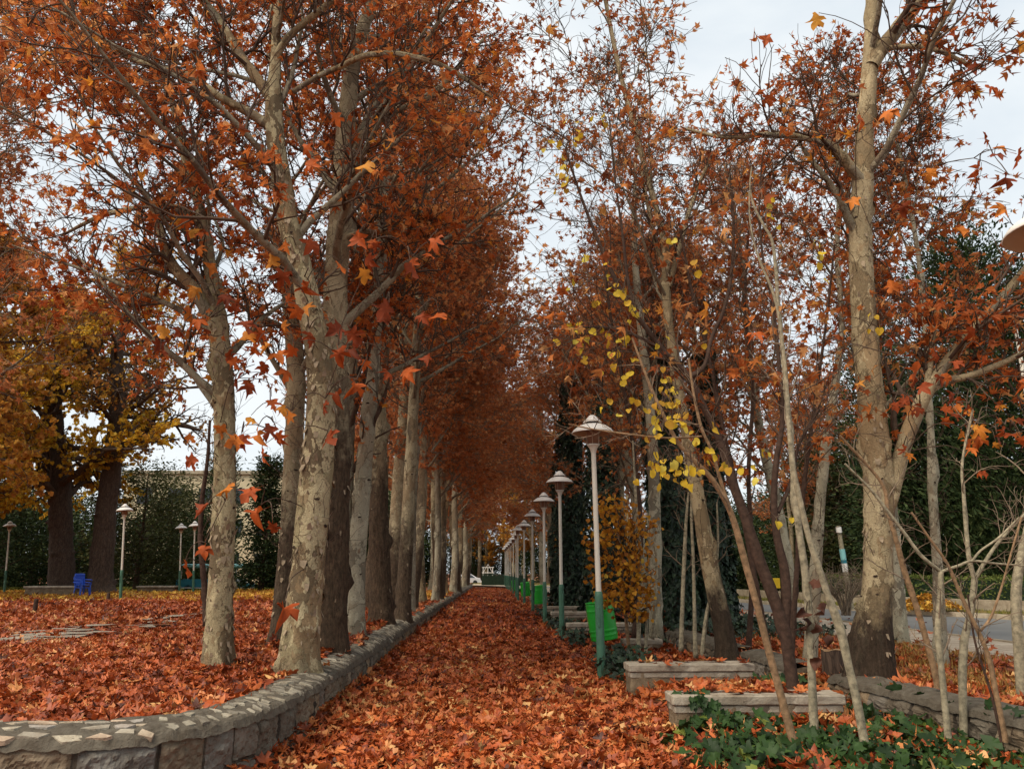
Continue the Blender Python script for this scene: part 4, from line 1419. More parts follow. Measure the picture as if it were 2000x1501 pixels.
g = P(1765, 1118, 31)
t = thing('white_board', 'small white board standing before the dark trunks beyond the hedge', 'sign', (g[0], g[1], 0.3))
mb = MB()
mb.box((-0.32, -0.02, 0.95), (0.32, 0.02, 1.75), 0, 0.01)
mb.build('panel', M['hat_white'], t, smooth=False)
for x in (-0.25, 0.25):
    mb = MB()
    mb.tubes(np.array([(x, 0.03, -0.1), (x, 0.03, 1.7)]), np.array([0.025, 0.025]), 6)
    mb.build('leg', M['black_metal'], t)
g = P(1517, 1150, 40)
t = thing('yellow_sign', 'small yellow square sign on dark legs beyond the road', 'sign', (g[0], g[1], 0.25))
mb = MB()
mb.box((-0.2, -0.02, 0.45), (0.2, 0.02, 0.95), 0, 0.01)
mb.build('panel', M['yellow_paint'], t, smooth=False)
for x in (-0.15, 0.15):
    mb = MB()
    mb.tubes(np.array([(x * 1.4, 0.03, -0.1), (x, 0.03, 0.9)]), np.array([0.02, 0.02]), 6)
    mb.build('leg', M['black_metal'], t)
a, b = P(1762, 1165, 24.5), P(1745, 1102, 24.5)
mb = MB()
mb.tubes(np.array([a + (a - b) * 0.1, a, b]), np.array([0.04, 0.04, 0.035]), 8)
tag(mb.build('leaning_stake', M['hat_white']), 'thin white stake leaning on the verge right of the big forked plane', 'stake')
# whitewashed slim trunk with a teal band
a, b = P(1652, 1118, 27), P(1637, 1026, 27)
pts = np.linspace(0, 1, 24)[:, None]
t = thing('painted_pole', 'leaning whitewashed pole with teal band beyond the road above the bare shrub', 'pole', (0, 0, 0))
ax = a * (1 - pts) + b * pts
mb = MB()
mb.tubes(np.vstack([a + (a - b) * 0.75, ax]), np.concatenate([[0.085], np.linspace(0.09, 0.07, 24)]), 10)
mb.build('shaft', M['stem_pale'], t)
for f0, f1, mm in ((0.02, 0.2, 'hat_white'), (0.2, 0.27, 'teal'), (0.27, 0.5, 'pale_teal'), (0.85, 0.97, 'hat_white')):
    mb = MB()
    q = np.array([a * (1 - f) + b * f for f in (f0, f1)])
    mb.tubes(q, np.array([0.097, 0.095]), 12)
    mb.build('painted_band', M[mm], t)

# ------------------------------------------------------------------ plane trees on the left
def lean_top(rows, H, dx=0.0, dy=0.0, n=4, rtip=0.03):
    """continues a trunk upwards beyond what the photo shows"""
    x, y, z, r = rows[-1]
    out = list(rows)
    for k in range(1, n + 1):
        f = k / n
        out.append((x + dx * f + 0.12 * sin(3 * f + x), y + dy * f, z + (H - z) * f, r + (rtip - r) * f))
    return out


def shoots(t, leaves, attach, base, seed, leafm='bright', protos=LP_DROOP, twigm='twig', name='shoot', reach=3.0, droop=1.0, rr=0.0055):
    """large leaves on thin shoots: leaves rows (x, y, z, size); every shoot starts at the nearest wood"""
    rng = np.random.default_rng(seed)
    lv = np.array(leaves, float)
    att = np.asarray(attach, float)
    order = np.argsort(np.min(np.linalg.norm(lv[:, None, :3] - att[None], axis=2), axis=1))
    nodes = [a for a in att]
    roots = [-1] * len(att)
    PL, RT = [], []
    for i in order:
        p = lv[i, :3]
        nn = np.array(nodes)
        d = np.linalg.norm((nn - p) * np.array([1, 1, 1.3]), axis=1) + np.where(nn[:, 2] > p[2] + 0.25, 0.6, 0.0)
        w_ = int(np.argmin(d))
        a = nn[w_]
        root = roots[w_] if roots[w_] >= 0 else w_
        end = p + np.array([0, 0, 0.03])
        mid = (a + end) / 2 + np.array([rng.normal(0, 0.05), rng.normal(0, 0.05), 0.10 + rng.normal(0, 0.04)])
        PL.append(resample(np.array([(*a, 0), (*((a + mid) / 2 + np.array([0, 0, 0.02])), 0), (*mid, 0), (*((mid + end) / 2 + np.array([0, 0, 0.04])), 0), (*end, 0)]), 7)[:, :3])
        RT.append(root)
        nodes += [mid, end]
        roots += [root, root]
    PL, RT = np.array(PL), np.array(RT)
    lv = lv[order]
    n = len(lv)
    ax = np.c_[rng.normal(0, 0.5, n), rng.normal(-0.15, 0.5, n), np.full(n, -1.0) * droop + rng.normal(0, 0.3, n)]
    nr = np.c_[rng.normal(0, 0.8, n), np.full(n, -0.8), rng.normal(0.4, 0.6, n)]
    for r_ in np.unique(RT):                                            # one shoot per place where it leaves the wood
        s_ = RT == r_
        mb, ml = MB(), MB()
        mb.tubes(PL[s_] - base, np.linspace(1.25, 0.6, 7)[None].repeat(s_.sum(), 0) * rr, 5)
        so_ = mb.build(name, M[twigm], t)
        put_leaves(ml, lv[s_, :3] - base, ax[s_], nr[s_], lv[s_, 3], protos, rng)
        ml.build('shoot_foliage', M[leafm], so_, smooth=True)


def kill(p):
    """keeps crowns out of the walkers' headroom over the path"""
    return p


def slim(pts, Y, f):
    return pxrows([(a, b, c * f) for a, b, c in pts], Y)


GROUPL = 'plane trees behind the garden wall'
T1r = lean_top(pxrows([(424, 1306, 54), (428, 1230, 50), (432, 1120, 46), (437, 1000, 43), (440, 860, 40), (434, 730, 40), (427, 640, 36), (420, 575, 26), (407, 500, 22), (388, 400, 19), (362, 310, 16)], 9.64), 10.5, -1.3, 0.3)
T1limb = pxrows([(424, 645, 30), (402, 600, 27), (375, 560, 25), (345, 528, 22), (322, 490, 18), (310, 440, 13), (285, 380, 8)], 9.6, [0, 0, -0.1, -0.2, -0.3, -0.4, -0.5])
T1limb2 = pxrows([(395, 440, 13), (345, 405, 11), (300, 400, 9), (200, 420, 7), (120, 460, 5)], 9.6, [0, 0.1, 0.2, 0.3, 0.4])
T2r = lean_top(pxrows([(577, 1335, 84), (583, 1290, 72), (592, 1200, 66), (601, 1110, 62), (611, 1000, 60), (622, 880, 60), (628, 780, 56), (622, 690, 52), (604, 600, 46), (585, 510, 42), (562, 430, 39), (549, 350, 36), (538, 270, 34), (534, 200, 30), (538, 120, 20), (541, 40, 16)], 8.63), 12.0, 0.2, 0.6)
T2limbs = [pxrows([(528, 248, 20), (490, 222, 18), (430, 190, 15), (375, 150, 13), (310, 132, 11), (240, 108, 9), (190, 70, 8), (120, 25, 6)], 8.6, [0, 0, -0.1, -0.1, -0.2, -0.2, -0.3, -0.3]),
           pxrows([(527, 190, 20), (500, 150, 19), (470, 110, 18), (447, 70, 17), (420, 30, 16), (385, -15, 14), (340, -90, 10)], 8.6, [0, 0, 0.1, 0.1, 0.2, 0.2, 0.3]),
           pxrows([(540, 110, 14), (560, 75, 13), (600, 40, 12), (650, 0, 11), (700, -50, 8)], 8.6, [0, -0.1, -0.2, -0.3, -0.4]),
           pxrows([(572, 180, 10), (620, 150, 10), (665, 130, 10), (715, 108, 10), (780, 105, 9), (870, 130, 7), (960, 190, 5)], 8.6, [0, 0, -0.2, -0.3, -0.4, -0.5, -0.6])]
T3r = lean_top(slim([(640, 1290, 84), (644, 1200, 76), (650, 1080, 70), (654, 950, 64), (657, 800, 58), (655, 680, 54), (655, 580, 52), (660, 480, 50), (668, 380, 46), (673, 280, 42), (682, 180, 36), (697, 90, 30), (728, 0, 24)], 10.6, 0.88), 13.5, 0.8, 0.6)
T3limbs = [pxrows([(672, 300, 14), (700, 270, 14), (740, 235, 13), (790, 210, 11), (850, 180, 9), (905, 120, 7), (950, 70, 5)], 10.6, [0, -0.1, -0.2, -0.3, -0.3, -0.4, -0.4]),
           pxrows([(664, 470, 12), (700, 455, 12), (750, 452, 11), (810, 450, 9), (860, 425, 6)], 10.6, [0, -0.1, -0.2, -0.3, -0.4])]
T4r = lean_top(pxrows([(692, 1252, 42), (694, 1180, 38), (697, 1090, 35), (704, 1000, 33), (712, 900, 31), (722, 790, 29), (730, 680, 27), (738, 580, 25), (745, 470, 23), (750, 370, 20)], 13.3), 13.5, 0.4, 0.5)
T4limb = pxrows([(684, 1220, 26), (681, 1120, 25), (679, 1000, 24), (680, 890, 23), (684, 780, 22), (690, 660, 20), (694, 540, 17), (690, 420, 12)], 13.4, [0, 0, 0, 0, 0, 0, 0, 0])
T2br = lean_top(pxrows([(545, 1262, 42), (553, 1180, 38), (563, 1060, 36), (570, 940, 36), (576, 820, 35), (578, 720, 34), (570, 620, 31), (562, 540, 26), (553, 460, 22)], 12.4), 12.5, -0.6, 0.3)
T5r = lean_top(slim([(746, 1228, 56), (743, 1150, 50), (740, 1050, 46), (738, 940, 44), (737, 830, 41), (738, 700, 38), (741, 580, 33), (746, 460, 28)], 16.3, 0.84), 14.5, 0.5, 0.2)
T6r = lean_top(slim([(786, 1216, 36), (789, 1150, 34), (794, 1060, 31), (799, 960, 28), (804, 860, 26), (810, 750, 24), (816, 650, 22), (820, 550, 19)], 17.9, 0.84), 14.5, 0.4, 0.2)
T6br = lean_top(pxrows([(765, 1204, 34), (769, 1120, 30), (774, 1030, 28), (780, 930, 26), (788, 820, 22), (790, 700, 18)], 20.4), 14.0, -0.4, 0.2)
T7r = lean_top(pxrows([(803, 1200, 17), (804, 1120, 15), (806, 1020, 14), (812, 900, 12), (822, 780, 10)], 21.0), 11.0, 0.5, 0.2)

CK = dict(nl=19, n2=10, n3=9, nleaf=4, size=0.108, tw=0.0075)
t1 = plane_tree('pale flaking plane tree standing alone in the leaf field left of the wall', G(424, 1306, 0.34), T1r, 'bark_pale', 'rust', 11, 3.0, 10.6, 2.9, 36, 620, 0.09, 0.22, [T1limb, T1limb2], GROUPL, step=0.05, bias=(-0.9, 0.2, 0), **{**CK, 'nl': 19, 'nleaf': 5})
t2 = plane_tree('largest pale plane tree behind the wall bend with big orange leaves on low shoots', G(577, 1335, 0.34), T2r, 'bark_pale', 'rust', 12, 4.0, 12.2, 3.4, 44, 760, 0.09, 0.32, T2limbs, GROUPL, step=0.045, bias=(-0.5, -0.4, 0), **{**CK, 'nl': 15})
t3 = plane_tree('dark barked plane tree directly behind the largest pale trunk', G(640, 1290, 0.34), T3r, 'bark_dark', 'rust', 13, 4.6, 14.0, 3.5, 36, 200, 0.07, 0.2, T3limbs, GROUPL, step=0.06, bias=(0.5, 0, 0), **{**CK, 'nl': 19, 'nleaf': 4})
plane_tree('grey brown plane trunk seen left of and behind the largest pale trunk', G(545, 1262, 0.34), T2br, 'bark_mid', 'rust', 14, 3.8, 12.8, 3.3, 28, 120, 0.07, 0.2, (), GROUPL, **{**CK, 'nl': 19, 'nleaf': 5})
plane_tree('smooth light grey twin stemmed plane tree right of the dark trunk', G(690, 1252, 0.34), T4r, 'bark_grey', 'rust', 15, 4.5, 14.0, 3.3, 26, 60, 0.05, 0.15, [T4limb], GROUPL, bias=(0.3, 0, 0), **{**CK, 'nleaf': 4})
plane_tree('thick dark plane trunk close to the wall behind the light grey pair', G(746, 1228, 0.34), T5r, 'bark_dark', 'russet', 16, 4.5, 15.0, 4.2, 26, 60, 0.07, 0.25, (), GROUPL, bias=(1.0, 0, 0), **CK)
plane_tree('slim plane trunk, dark below and pale grey above, right of the thick dark trunk', G(786, 1216, 0.34), T6r, 'bark_mid', 'russet', 17, 4.6, 15.0, 4.3, 22, 40, 0.06, 0.25, (), GROUPL, bias=(1.2, 0, 0), **CK)
plane_tree('tan plane trunk showing between the thick dark trunk and the slim two toned one', G(765, 1204, 0.34), T6br, 'bark_mid', 'russet', 18, 4.6, 14.2, 3.3, 20, 0, 0.06, 0.2, (), GROUPL, **CK)
plane_tree('thinnest young plane stem close behind the wall, right of the slim two toned trunk', G(803, 1200, 0.34), T7r, 'bark_grey', 'russet', 19, 4.0, 11.2, 2.0, 14, 0, 0.05, 0.1, (), GROUPL, **{**CK, 'nl': 12})

# big drooping orange leaves on the low shoots of the two front trees
_c = [(165, 105), (215, 190), (290, 195), (265, 285), (320, 385), (420, 565), (505, 640), (530, 720), (640, 770), (610, 860), (680, 860), (50, 665), (190, 690), (170, 770), (40, 840), (40, 900), (220, 905), (430, 900), (455, 940), (500, 1030), (560, 1080), (660, 970), (770, 1000), (700, 340), (775, 250), (765, 430), (940, 250), (780, 570), (900, 490), (905, 625), (860, 650), (755, 730), (910, 780), (1100, 760), (1150, 770), (1080, 880), (820, 870), (1180, 220), (1280, 250), (1085, 385), (1245, 350), (1240, 420), (1550, 680), (1670, 680), (1380, 630), (1250, 950), (1380, 1010), (1480, 1000), (1190, 1080), (1095, 1130), (1005, 1190), (1020, 1380), (740, 1220), (690, 1180), (810, 1260), (600, 1380), (520, 1390), (700, 1330), (200, 1390), (390, 1330), (1610, 920), (1640, 345), (1500, 385), (1650, 230), (480, 110), (380, 80), (490, 15), (1350, 690), (140, 110), (60, 760), (250, 520), (300, 760), (560, 790), (720, 900), (260, 700)]
_c = [(300 + a / 3, 400 + b / 3) for a, b in _c] + [(380, 905), (362, 1112), (405, 1000), (400, 1078), (510, 1005), (532, 1035), (556, 1195), (500, 965), (512, 890), (690, 690), (312, 290), (395, 372), (360, 435), (384, 460), (600, 295), (608, 325), (785, 352), (655, 235), (735, 485), (805, 520), (722, 330), (470, 870), (540, 860), (450, 960), (490, 830)]
rs = np.random.default_rng(77)
l1, l2 = [], []
for px, py in _c:
    Y = (9.64 if px < 470 else 8.6) - rs.uniform(0.35, 1.25)
    p = P(px, py - 14, Y)
    row = (*p, rs.uniform(0.13, 0.22))
    (l1 if px < 470 else l2).append(row)
shoots(t1, l1, spline(T1r, 0.25)[4:, :3], np.array(t1.location), 5)
shoots(t2, l2, spline(T2r, 0.25)[6:, :3], np.array(t2.location), 6)

# repeated plane trees of the two rows: three individual models, copied with their parts
def proto_plane(seed, barkm, H, R, r0, lean, nleaf=6):
    rs = np.random.default_rng(seed)
    z = np.linspace(0, H, 9)
    rows = [(lean * (k / H) ** 1.5 * 2 + 0.10 * sin(k * 0.7 + seed), 0.12 * sin(k * 0.5 + seed * 2), k, r0 * (1 - 0.85 * k / H) + 0.012) for k in z]
    return plane_tree('x', (0, 0, 0), rows, barkm, 'russet', seed, 3.7, H + 0.3, R, 20, 0, 0.07, 0.25, (), GROUPL, step=0.14, nl=24, n2=10, n3=9, nleaf=nleaf, size=0.125, tw=0.009, bias=(0.35, 0, 0), twig='twig_pale')


protos = [proto_plane(31, 'bark_mid', 14.5, 3.9, 0.16, 0.3), proto_plane(32, 'bark_grey', 13.8, 3.7, 0.125, 0.5), proto_plane(33, 'bark_dark', 15.2, 4.0, 0.175, -0.2), proto_plane(34, 'bark_pale', 14.0, 3.8, 0.14, 0.2)]
protos += [proto_plane(35, 'bark_grey', 13.6, 3.4, 0.15, 0.4, 3), proto_plane(36, 'bark_mid', 14.2, 3.6, 0.18, -0.3, 3)]
used = [False] * 6
PFREE = [4, 5]
rs = np.random.default_rng(9)
spots = []
for y in (23.6, 26.2, 29.0, 31.6, 34.6, 38.0, 41.6, 45.4, 49.6, 54.2, 59.2, 64.5, 70.0):
    spots.append((-2.32 + rs.normal(0, 0.08) + 0.003 * y, y + rs.normal(0, 0.3), 'wall'))
for y in (24.8, 30.5, 37.0, 44.5, 53.0, 63.0):
    spots.append((-3.9 + rs.normal(0, 0.2), y + rs.normal(0, 0.5), 'second'))
kindw = ['brown footed', 'light grey', 'dark barked', 'pale cream']
for k, (x, y, row) in enumerate(spots):
    q = [0, 3, 1, 2][k % 4] if row == 'wall' else [2, 0, 1][k % 3]
    n = sum(1 for s in spots[:k] if s[2] == row)
    lab = (f'{words_[n]} plane tree, {kindw[q]}, in the dense far part of the wall row' if row == 'wall' else f'{words_[n]} plane tree, {kindw[q]}, in the second row behind the wall trees')
    sc = rs.uniform(0.92, 1.08)
    if not used[q]:
        used[q] = True
        o = protos[q]
        o.location = (x, y, 0.33)
        o['label'] = lab
        o.rotation_euler = (0, 0, rs.normal(0, 0.5))
    else:
        dup(protos[q], lab, (x, y, 0.33), rs.normal(0, 0.5), (sc * np.interp(y, [22, 27], [1.25, 1.5]), sc * 1.1, sc * rs.uniform(0.95, 1.05)))
GR = 'plane trees on the strip between path and road'
for (x, y, q, lab) in ((3.9, 20.5, 4, 'light grey plane tree behind the third lamp on the planted strip'), (4.3, 25.0, 5, 'russet plane tree just beyond the first ivy covered trunk'), (3.6, 30.5, 4, 'light grey russet plane tree above the fourth lamp'), (3.9, 36.5, 5, 'russet plane tree above the fifth and sixth lamps'), (3.5, 43.0, 0, 'distant russet plane tree arching over the far lamps, nearest of three'), (3.5, 51.0, 1, 'distant russet plane tree arching over the far lamps, middle of three'), (3.2, 61.0, 3, 'distant russet plane tree arching over the far lamps, farthest of three'),
                       (6.6, 17.5, 4, 'slim plane tree on the bank beside the road, behind the dark forked stem'), (6.4, 24.5, 5, 'plane tree on the bank beside the road bend, behind the ivy pillars'), (6.0, 32.5, 2, 'far plane tree on the bank at the road bend')):
    sc = rs.uniform(0.78, 0.9)
    rz_, s3_ = pi + rs.normal(0, 0.6), (sc * np.interp(y, [20, 40], [1.15, 1.6]), sc * 1.0, sc * np.interp(y, [20, 45], [0.98, 1.12]))
    at_ = (x, y, 0.1 if x < 3.7 else 0.25)
    if q in PFREE:                                                      # the model itself takes the first place
        PFREE.remove(q)
        o = protos[q]
        o.location, o.rotation_euler, o.scale, o['label'], o['group'] = at_, (0, 0, rz_), s3_, lab, GR
    else:
        dup(protos[q], lab, at_, rz_, s3_, GR)
# plane trees in the left field, most of their trunks outside the frame
GF = 'plane trees across the left leaf field'
for (x, y, q, sc, lab) in ((-10.6, 14.0, 3, 1.0, 'rust crowned plane tree whose trunk stands just outside the left edge'), (-15.5, 20.0, 0, 1.1, 'tall russet plane crown reaching in from the left edge, behind the nearest one'),
                           (-6.2, 24.5, 1, 0.95, 'slender plane tree behind the lone pale trunk, dense russet crown')):
    if lab.startswith('slender'):
        continue
    dup(protos[q], lab, (x, y, 0.33), rs.random() * 6.28, sc, GF)

# ------------------------------------------------------------------ big old trees far left
def old_tree(label, base, rows, leafm, seed, R, H, z0, lrand=None, droop=0.8, bias=None, **kw):
    return plane_tree(label, base, rows, 'bark_old', leafm, seed, z0, H, R, 26, 0, 0.10, 0.35, kw.pop('limbs', ()), 'old furrowed trees at the far left', name='old_elm_tree', nl=kw.pop('nl', 30), n2=11, n3=8, nleaf=kw.pop('nleaf', 12), size=0.2, protos=LP_ROUND, tw=0.013, n2len=0.55, n3len=0.9, elev=1.2, limb_up=0.0, lift=-0.02, droop=droop, bias=bias, limb_mat=1, **kw)


oa = lean_top(pxrows([(122, 1160, 52), (120, 1080, 44), (118, 1000, 40), (112, 900, 36), (104, 800, 30)], 43), 17, -0.6, 0)
old_tree('massive furrowed dark trunk behind the long grey planter, under hanging golden leaves', G(122, 1160, 0.3)[:2].tolist() + [0.3], [(x, y, z, r) for x, y, z, r in oa], 'gold', 51, 6.0, 17.5, 4.6, droop=1.2)
ob = lean_top(pxrows([(194, 1160, 54), (198, 1100, 44), (207, 1000, 38), (220, 900, 34), (230, 800, 30), (228, 700, 24)], 43), 20, 0.8, 0)
obl = [pxrows([(222, 905, 24), (250, 870, 20), (275, 845, 17), (310, 830, 13), (350, 828, 9), (390, 840, 6)], 43, [0] * 6)]
old_tree('leaning furrowed reddish trunk right of the massive one, arching bare branches to the right', G(194, 1160, 0.3)[:2].tolist() + [0.3], ob, 'amber', 52, 4.6, 20.5, 9.0, limbs=obl, nleaf=3)
oc = [(-30.5, 38, 0.3, 0.5), (-30.4, 38, 5, 0.42), (-30.0, 38, 10, 0.3), (-29.7, 38, 16, 0.1), (-29.6, 38, 18, 0.04)]
old_tree('golden leaved tree at the left edge with its trunk outside the frame', (-30.5, 38, 0.3), oc, 'gold', 53, 6.5, 18, 3.6, droop=1.2)
od = [(-21.5, 31, 0.3, 0.34), (-21.3, 31, 5, 0.28), (-21.0, 31, 10, 0.2), (-20.6, 31, 15, 0.06), (-20.5, 31, 16, 0.03)]
od = [(x - 1.5, y, z, r) for x, y, z, r in od]
old_tree('amber tinted crown at the left edge in front of the golden ones', (-23.0, 31, 0.3), od, 'amber', 54, 5.0, 16, 5.2, nleaf=9)
og = [(-26.3, 37, 0.3, 0.3), (-26.1, 37, 4, 0.25), (-26.4, 37, 8, 0.15), (-26.2, 37, 11, 0.03)]
old_tree('low golden tree whose hanging leaves veil the massive furrowed trunk', (-26.3, 37, 0.3), og, 'gold', 55, 5.2, 11.2, 2.0, nleaf=13, nl=22, droop=1.2)
for k, (x, y, H, lab) in enumerate(((-12.5, 62, 13, 'amber tree far behind the lone pale trunk'), (-6.5, 66, 14, 'amber tree far behind the trunks of the row'), (1.5, 101, 17, 'golden brown tree closing the view beyond the path end'), (6.5, 88, 17, 'golden brown tree beyond the path end, right'), (-4.8, 104, 16, 'golden brown tree beyond the path end, left'))):
    rows = [(x, y, 0.2, 0.28), (x + 0.2, y, H * 0.3, 0.22), (x - 0.1, y, H * 0.65, 0.13), (x, y, H, 0.03)]
    plane_tree(lab, (x, y, 0.2), rows, 'bark_mid', 'amber', 60 + k, 2.0, H + 0.5, H * 0.30, 12, 0, 0.05, 0.2, (), 'amber trees in the far distance', name='amber_tree', step=0.5, nl=16, n2=8, n3=5, nleaf=10, size=0.26, tw=0.016, n3len=0.8)


# ------------------------------------------------------------------ conifers and dark shrubs
def conifer(label, base, H, R, seed, matn='conifer', shape='cypress', n=9000, trunk_h=None, size=0.3, group=None, name='conifer_tree'):
    rng = np.random.default_rng(seed)
    t = thing(name, label, 'tree', base, 0, group)
    mb = MB()
    rows = [(0, 0, -0.1, 0.035 * H * 0.5 + 0.05), (0.05, 0, H * 0.5, 0.02 * H * 0.5 + 0.03), (0, 0, H * 0.96, 0.02)]
    trunk_mesh(mb, rows, 12, 0.4, 0.06, 0.2, seed)
    mb.build('trunk', M['stem_dark'], t)
    z0 = trunk_h if trunk_h is not None else 0.06 * H
    u = rng.random(n) ** 1.25
    if shape == 'cypress':
        prof = lambda v: R * np.clip(np.sin(np.clip(v * 0.8 + 0.22, 0, 1) * pi), 0.04, 1) ** 0.75
    elif shape == 'cone':
        prof = lambda v: R * (1.02 - v) ** 0.8
    else:
        prof = lambda v: R * np.sqrt(np.clip(1 - (2 * v - 0.85) ** 2 / 1.4, 0.02, 1))
    # boughs: uneven clumps spread through the volume
    nb = max(30, n // 170)
    bu = rng.random(nb) ** 1.1
    ba = rng.random(nb) * 2 * pi
    br = prof(bu) * rng.uniform(0.55, 1.0, nb)
    bz = z0 + bu * (H - z0)
    k = rng.integers(0, nb, n)
    spread = 0.16 * R + 0.22
    pos = np.stack([br[k] * np.cos(ba[k]), br[k] * np.sin(ba[k]), bz[k]], 1) + rng.normal(0, 1, (n, 3)) * np.array([spread, spread, spread * (1.4 if shape == 'cypress' else 0.8)])
    pos[:, 2] = np.clip(pos[:, 2], z0 * 0.7, None)
    ax = pos * np.array([1, 1, 0]) / (np.linalg.norm(pos[:, :2], axis=1, keepdims=True) + 0.1) + np.array([0, 0, 0.9 if shape == 'cypress' else 0.1]) + rng.normal(0, 0.45, (n, 3))
    ml = MB()
    put_leaves(ml, pos, ax, rng.normal(0, 1, (n, 3)), size * rng.uniform(0.6, 1.3, n), LP_SPRAY, rng, np.clip(rng.random(nb)[k] * 0.65 + 0.15 + rng.normal(0, 0.14, n), 0, 1))
    # inner twiggy core keeps the crown opaque where it is dense
    L, Rr = spawn(rng, np.array([resample(np.array(rows), 12)[:, :3]]), np.array([resample(np.array(rows), 12)[:, 3]]), 60, 0.08, 0.98, 1.1, lambda p, tt: np.maximum(0.3, 0.9 * prof(np.clip((p[..., 2] - z0) / (H - z0), 0, 1))), 6, 0.35, 0.1, 0.1, 0.2, 0.01)
    mt = MB()
    mt.tubes(L, Rr, 4)
    mt.build('branchwork', M['stem_dark'], t)
    ml.build('foliage', M[matn], t, smooth=False)
    return t


CONG = 'dark conifers beyond the road'
for k, (px, Y, H, R, mn, sh, lab) in enumerate(((1960, 29, 15.0, 2.6, 'conifer', 'cypress', 'tall dark cypress at the right edge rising behind the plane branches'),
                                                (1885, 33, 10.5, 3.0, 'conifer', 'round', 'broad dark evergreen left of the tall right-edge cypress'),
                                                (1758, 38, 15.2, 2.0, 'conifer', 'cypress', 'narrow dark cypress behind the big forked plane trunk'),
                                                (1690, 40, 9.0, 3.0, 'olive', 'round', 'olive green rounded evergreen left of the big forked trunk'),
                                                (1830, 31, 8.0, 2.7, 'conifer', 'round', 'dark evergreen mass between the narrow and the tall cypress'),
                                                (2060, 27, 12.0, 3.2, 'conifer', 'cypress', 'dark cypress mostly outside the right edge'),
                                                (1600, 44, 7.5, 2.8, 'conifer', 'round', 'distant dark evergreen seen left of the painted pole'))):
    g = P(px, 1117, Y)
    conifer(lab, (g[0], g[1], 0.25), H, R, 70 + k, mn, sh, 24000, 0.9 if sh == 'round' else None, 0.2, CONG)
LG = 'dark evergreens at the far left'
for k, (px, Y, H, R, mn, sh, lab) in enumerate(((512, 47, 8.0, 1.05, 'conifer', 'cone', 'dark green cone shaped cypress between the lone pale trunk and the row'),
                                                (268, 50, 7.6, 2.6, 'olive', 'round', 'dark rounded evergreen behind the left field lamp'),
                                                (322, 60, 8.5, 1.9, 'olive', 'round', 'dark evergreen left of the lone pale trunk, behind two lamps'),
                                                (60, 54, 6.0, 3.2, 'conifer', 'round', 'dark evergreen behind the massive furrowed trunk, left'),
                                                (150, 58, 6.5, 3.0, 'conifer', 'round', 'dark evergreen between the two furrowed trunks'),
                                                (-30, 50, 6.5, 3.0, 'conifer', 'round', 'dark evergreen at the left edge behind the edge lamp'),
                                                (418, 60, 9.5, 1.5, 'conifer', 'cypress', 'narrow dark cypress hidden behind the lone pale trunk'),
                                                (640, 50, 6.0, 2.2, 'conifer', 'round', 'dark evergreen behind the dark barked row trunks'),
                                                (722, 52, 6.5, 2.0, 'conifer', 'round', 'dark evergreen glimpsed between the light grey pair and the thick dark trunk'),
                                                (926, 100, 7.0, 1.7, 'conifer', 'cypress', 'dark cypress at the far end of the path, left of the pavilion'))):
    g = P(px, 1117, Y)
    conifer(lab, (g[0], g[1], 0.3), H, R, 90 + k, mn, sh, 11000, 0.5 if sh == 'round' else None, 0.22, LG)


# low dark thicket that closes the view between the trunks
def thicket(label, group, spots, seed):
    rs = np.random.default_rng(seed)
    first = conifer(label, (*spots[0], 0.25), 5.2, 2.6, seed, 'conifer', 'round', 9000, 0.15, 0.24, group, 'evergreen_shrub')
    for x, y in spots[1:]:
        s = rs.uniform(0.85, 1.25)
        dup(first, label, (x, y, 0.25), rs.random() * 6.28, (s, s, s * rs.uniform(0.8, 1.2)), group)


thicket('low dark evergreen bush in the thicket behind the left field', 'dark bushes behind the left field', [P(px, 1117, Y)[:2] for px, Y in ((-80, 58), (-10, 62), (70, 64), (160, 66), (215, 62), (340, 68), (400, 74), (560, 70), (640, 62), (740, 62), (800, 70))], 301)
thicket('low dark evergreen bush in the thicket beyond the road hedge', 'dark bushes beyond the road', [P(px, 1117, Y)[:2] for px, Y in ((1490, 56), (1540, 60), (1590, 52), (1640, 48), (1690, 50), (1740, 46), (1790, 42), (1845, 40), (1900, 38), (1960, 36), (2030, 34), (2100, 32), (1430, 62), (1380, 66), (1320, 70), (1250, 72))], 302)
thicket('low dark evergreen bush beyond the far end of the path', 'dark bushes beyond the path end', [(-9.5, 101), (-5.5, 106), (-2.0, 110), (1.5, 103), (4.5, 98), (7.5, 94), (10.5, 90), (14, 88)], 303)
for (x, y, q, sc, lab) in ((15.6, 40.0, 0, 0.78, 'russet plane tree beyond the road seen through the dark forked stems'), (18.6, 43.0, 3, 0.85, 'russet plane tree beyond the road left of the painted pole'), (13.2, 49.0, 1, 0.9, 'far russet plane tree beyond the road bend'), (22.0, 47.0, 0, 0.9, 'russet plane tree behind the olive evergreen'), (10.5, 58.0, 2, 1.0, 'farthest russet plane tree beyond the road bend')):
    dup(protos[q], lab, (x, y, 0.25), rs.random() * 6.28, sc, 'russet trees beyond the road')
for (x, y, q, sc, lab) in ((-1.5, 97.0, 0, 1.5, 'tall russet tree closing the far end of the path, middle'), (4.0, 95.0, 3, 1.45, 'tall russet tree closing the far end of the path, right'), (-6.5, 95.0, 2, 1.4, 'tall russet tree closing the far end of the path, left')):
    dup(protos[q], lab, (x, y, 0.1), rs.random() * 6.28, sc, 'trees closing the far end of the path')
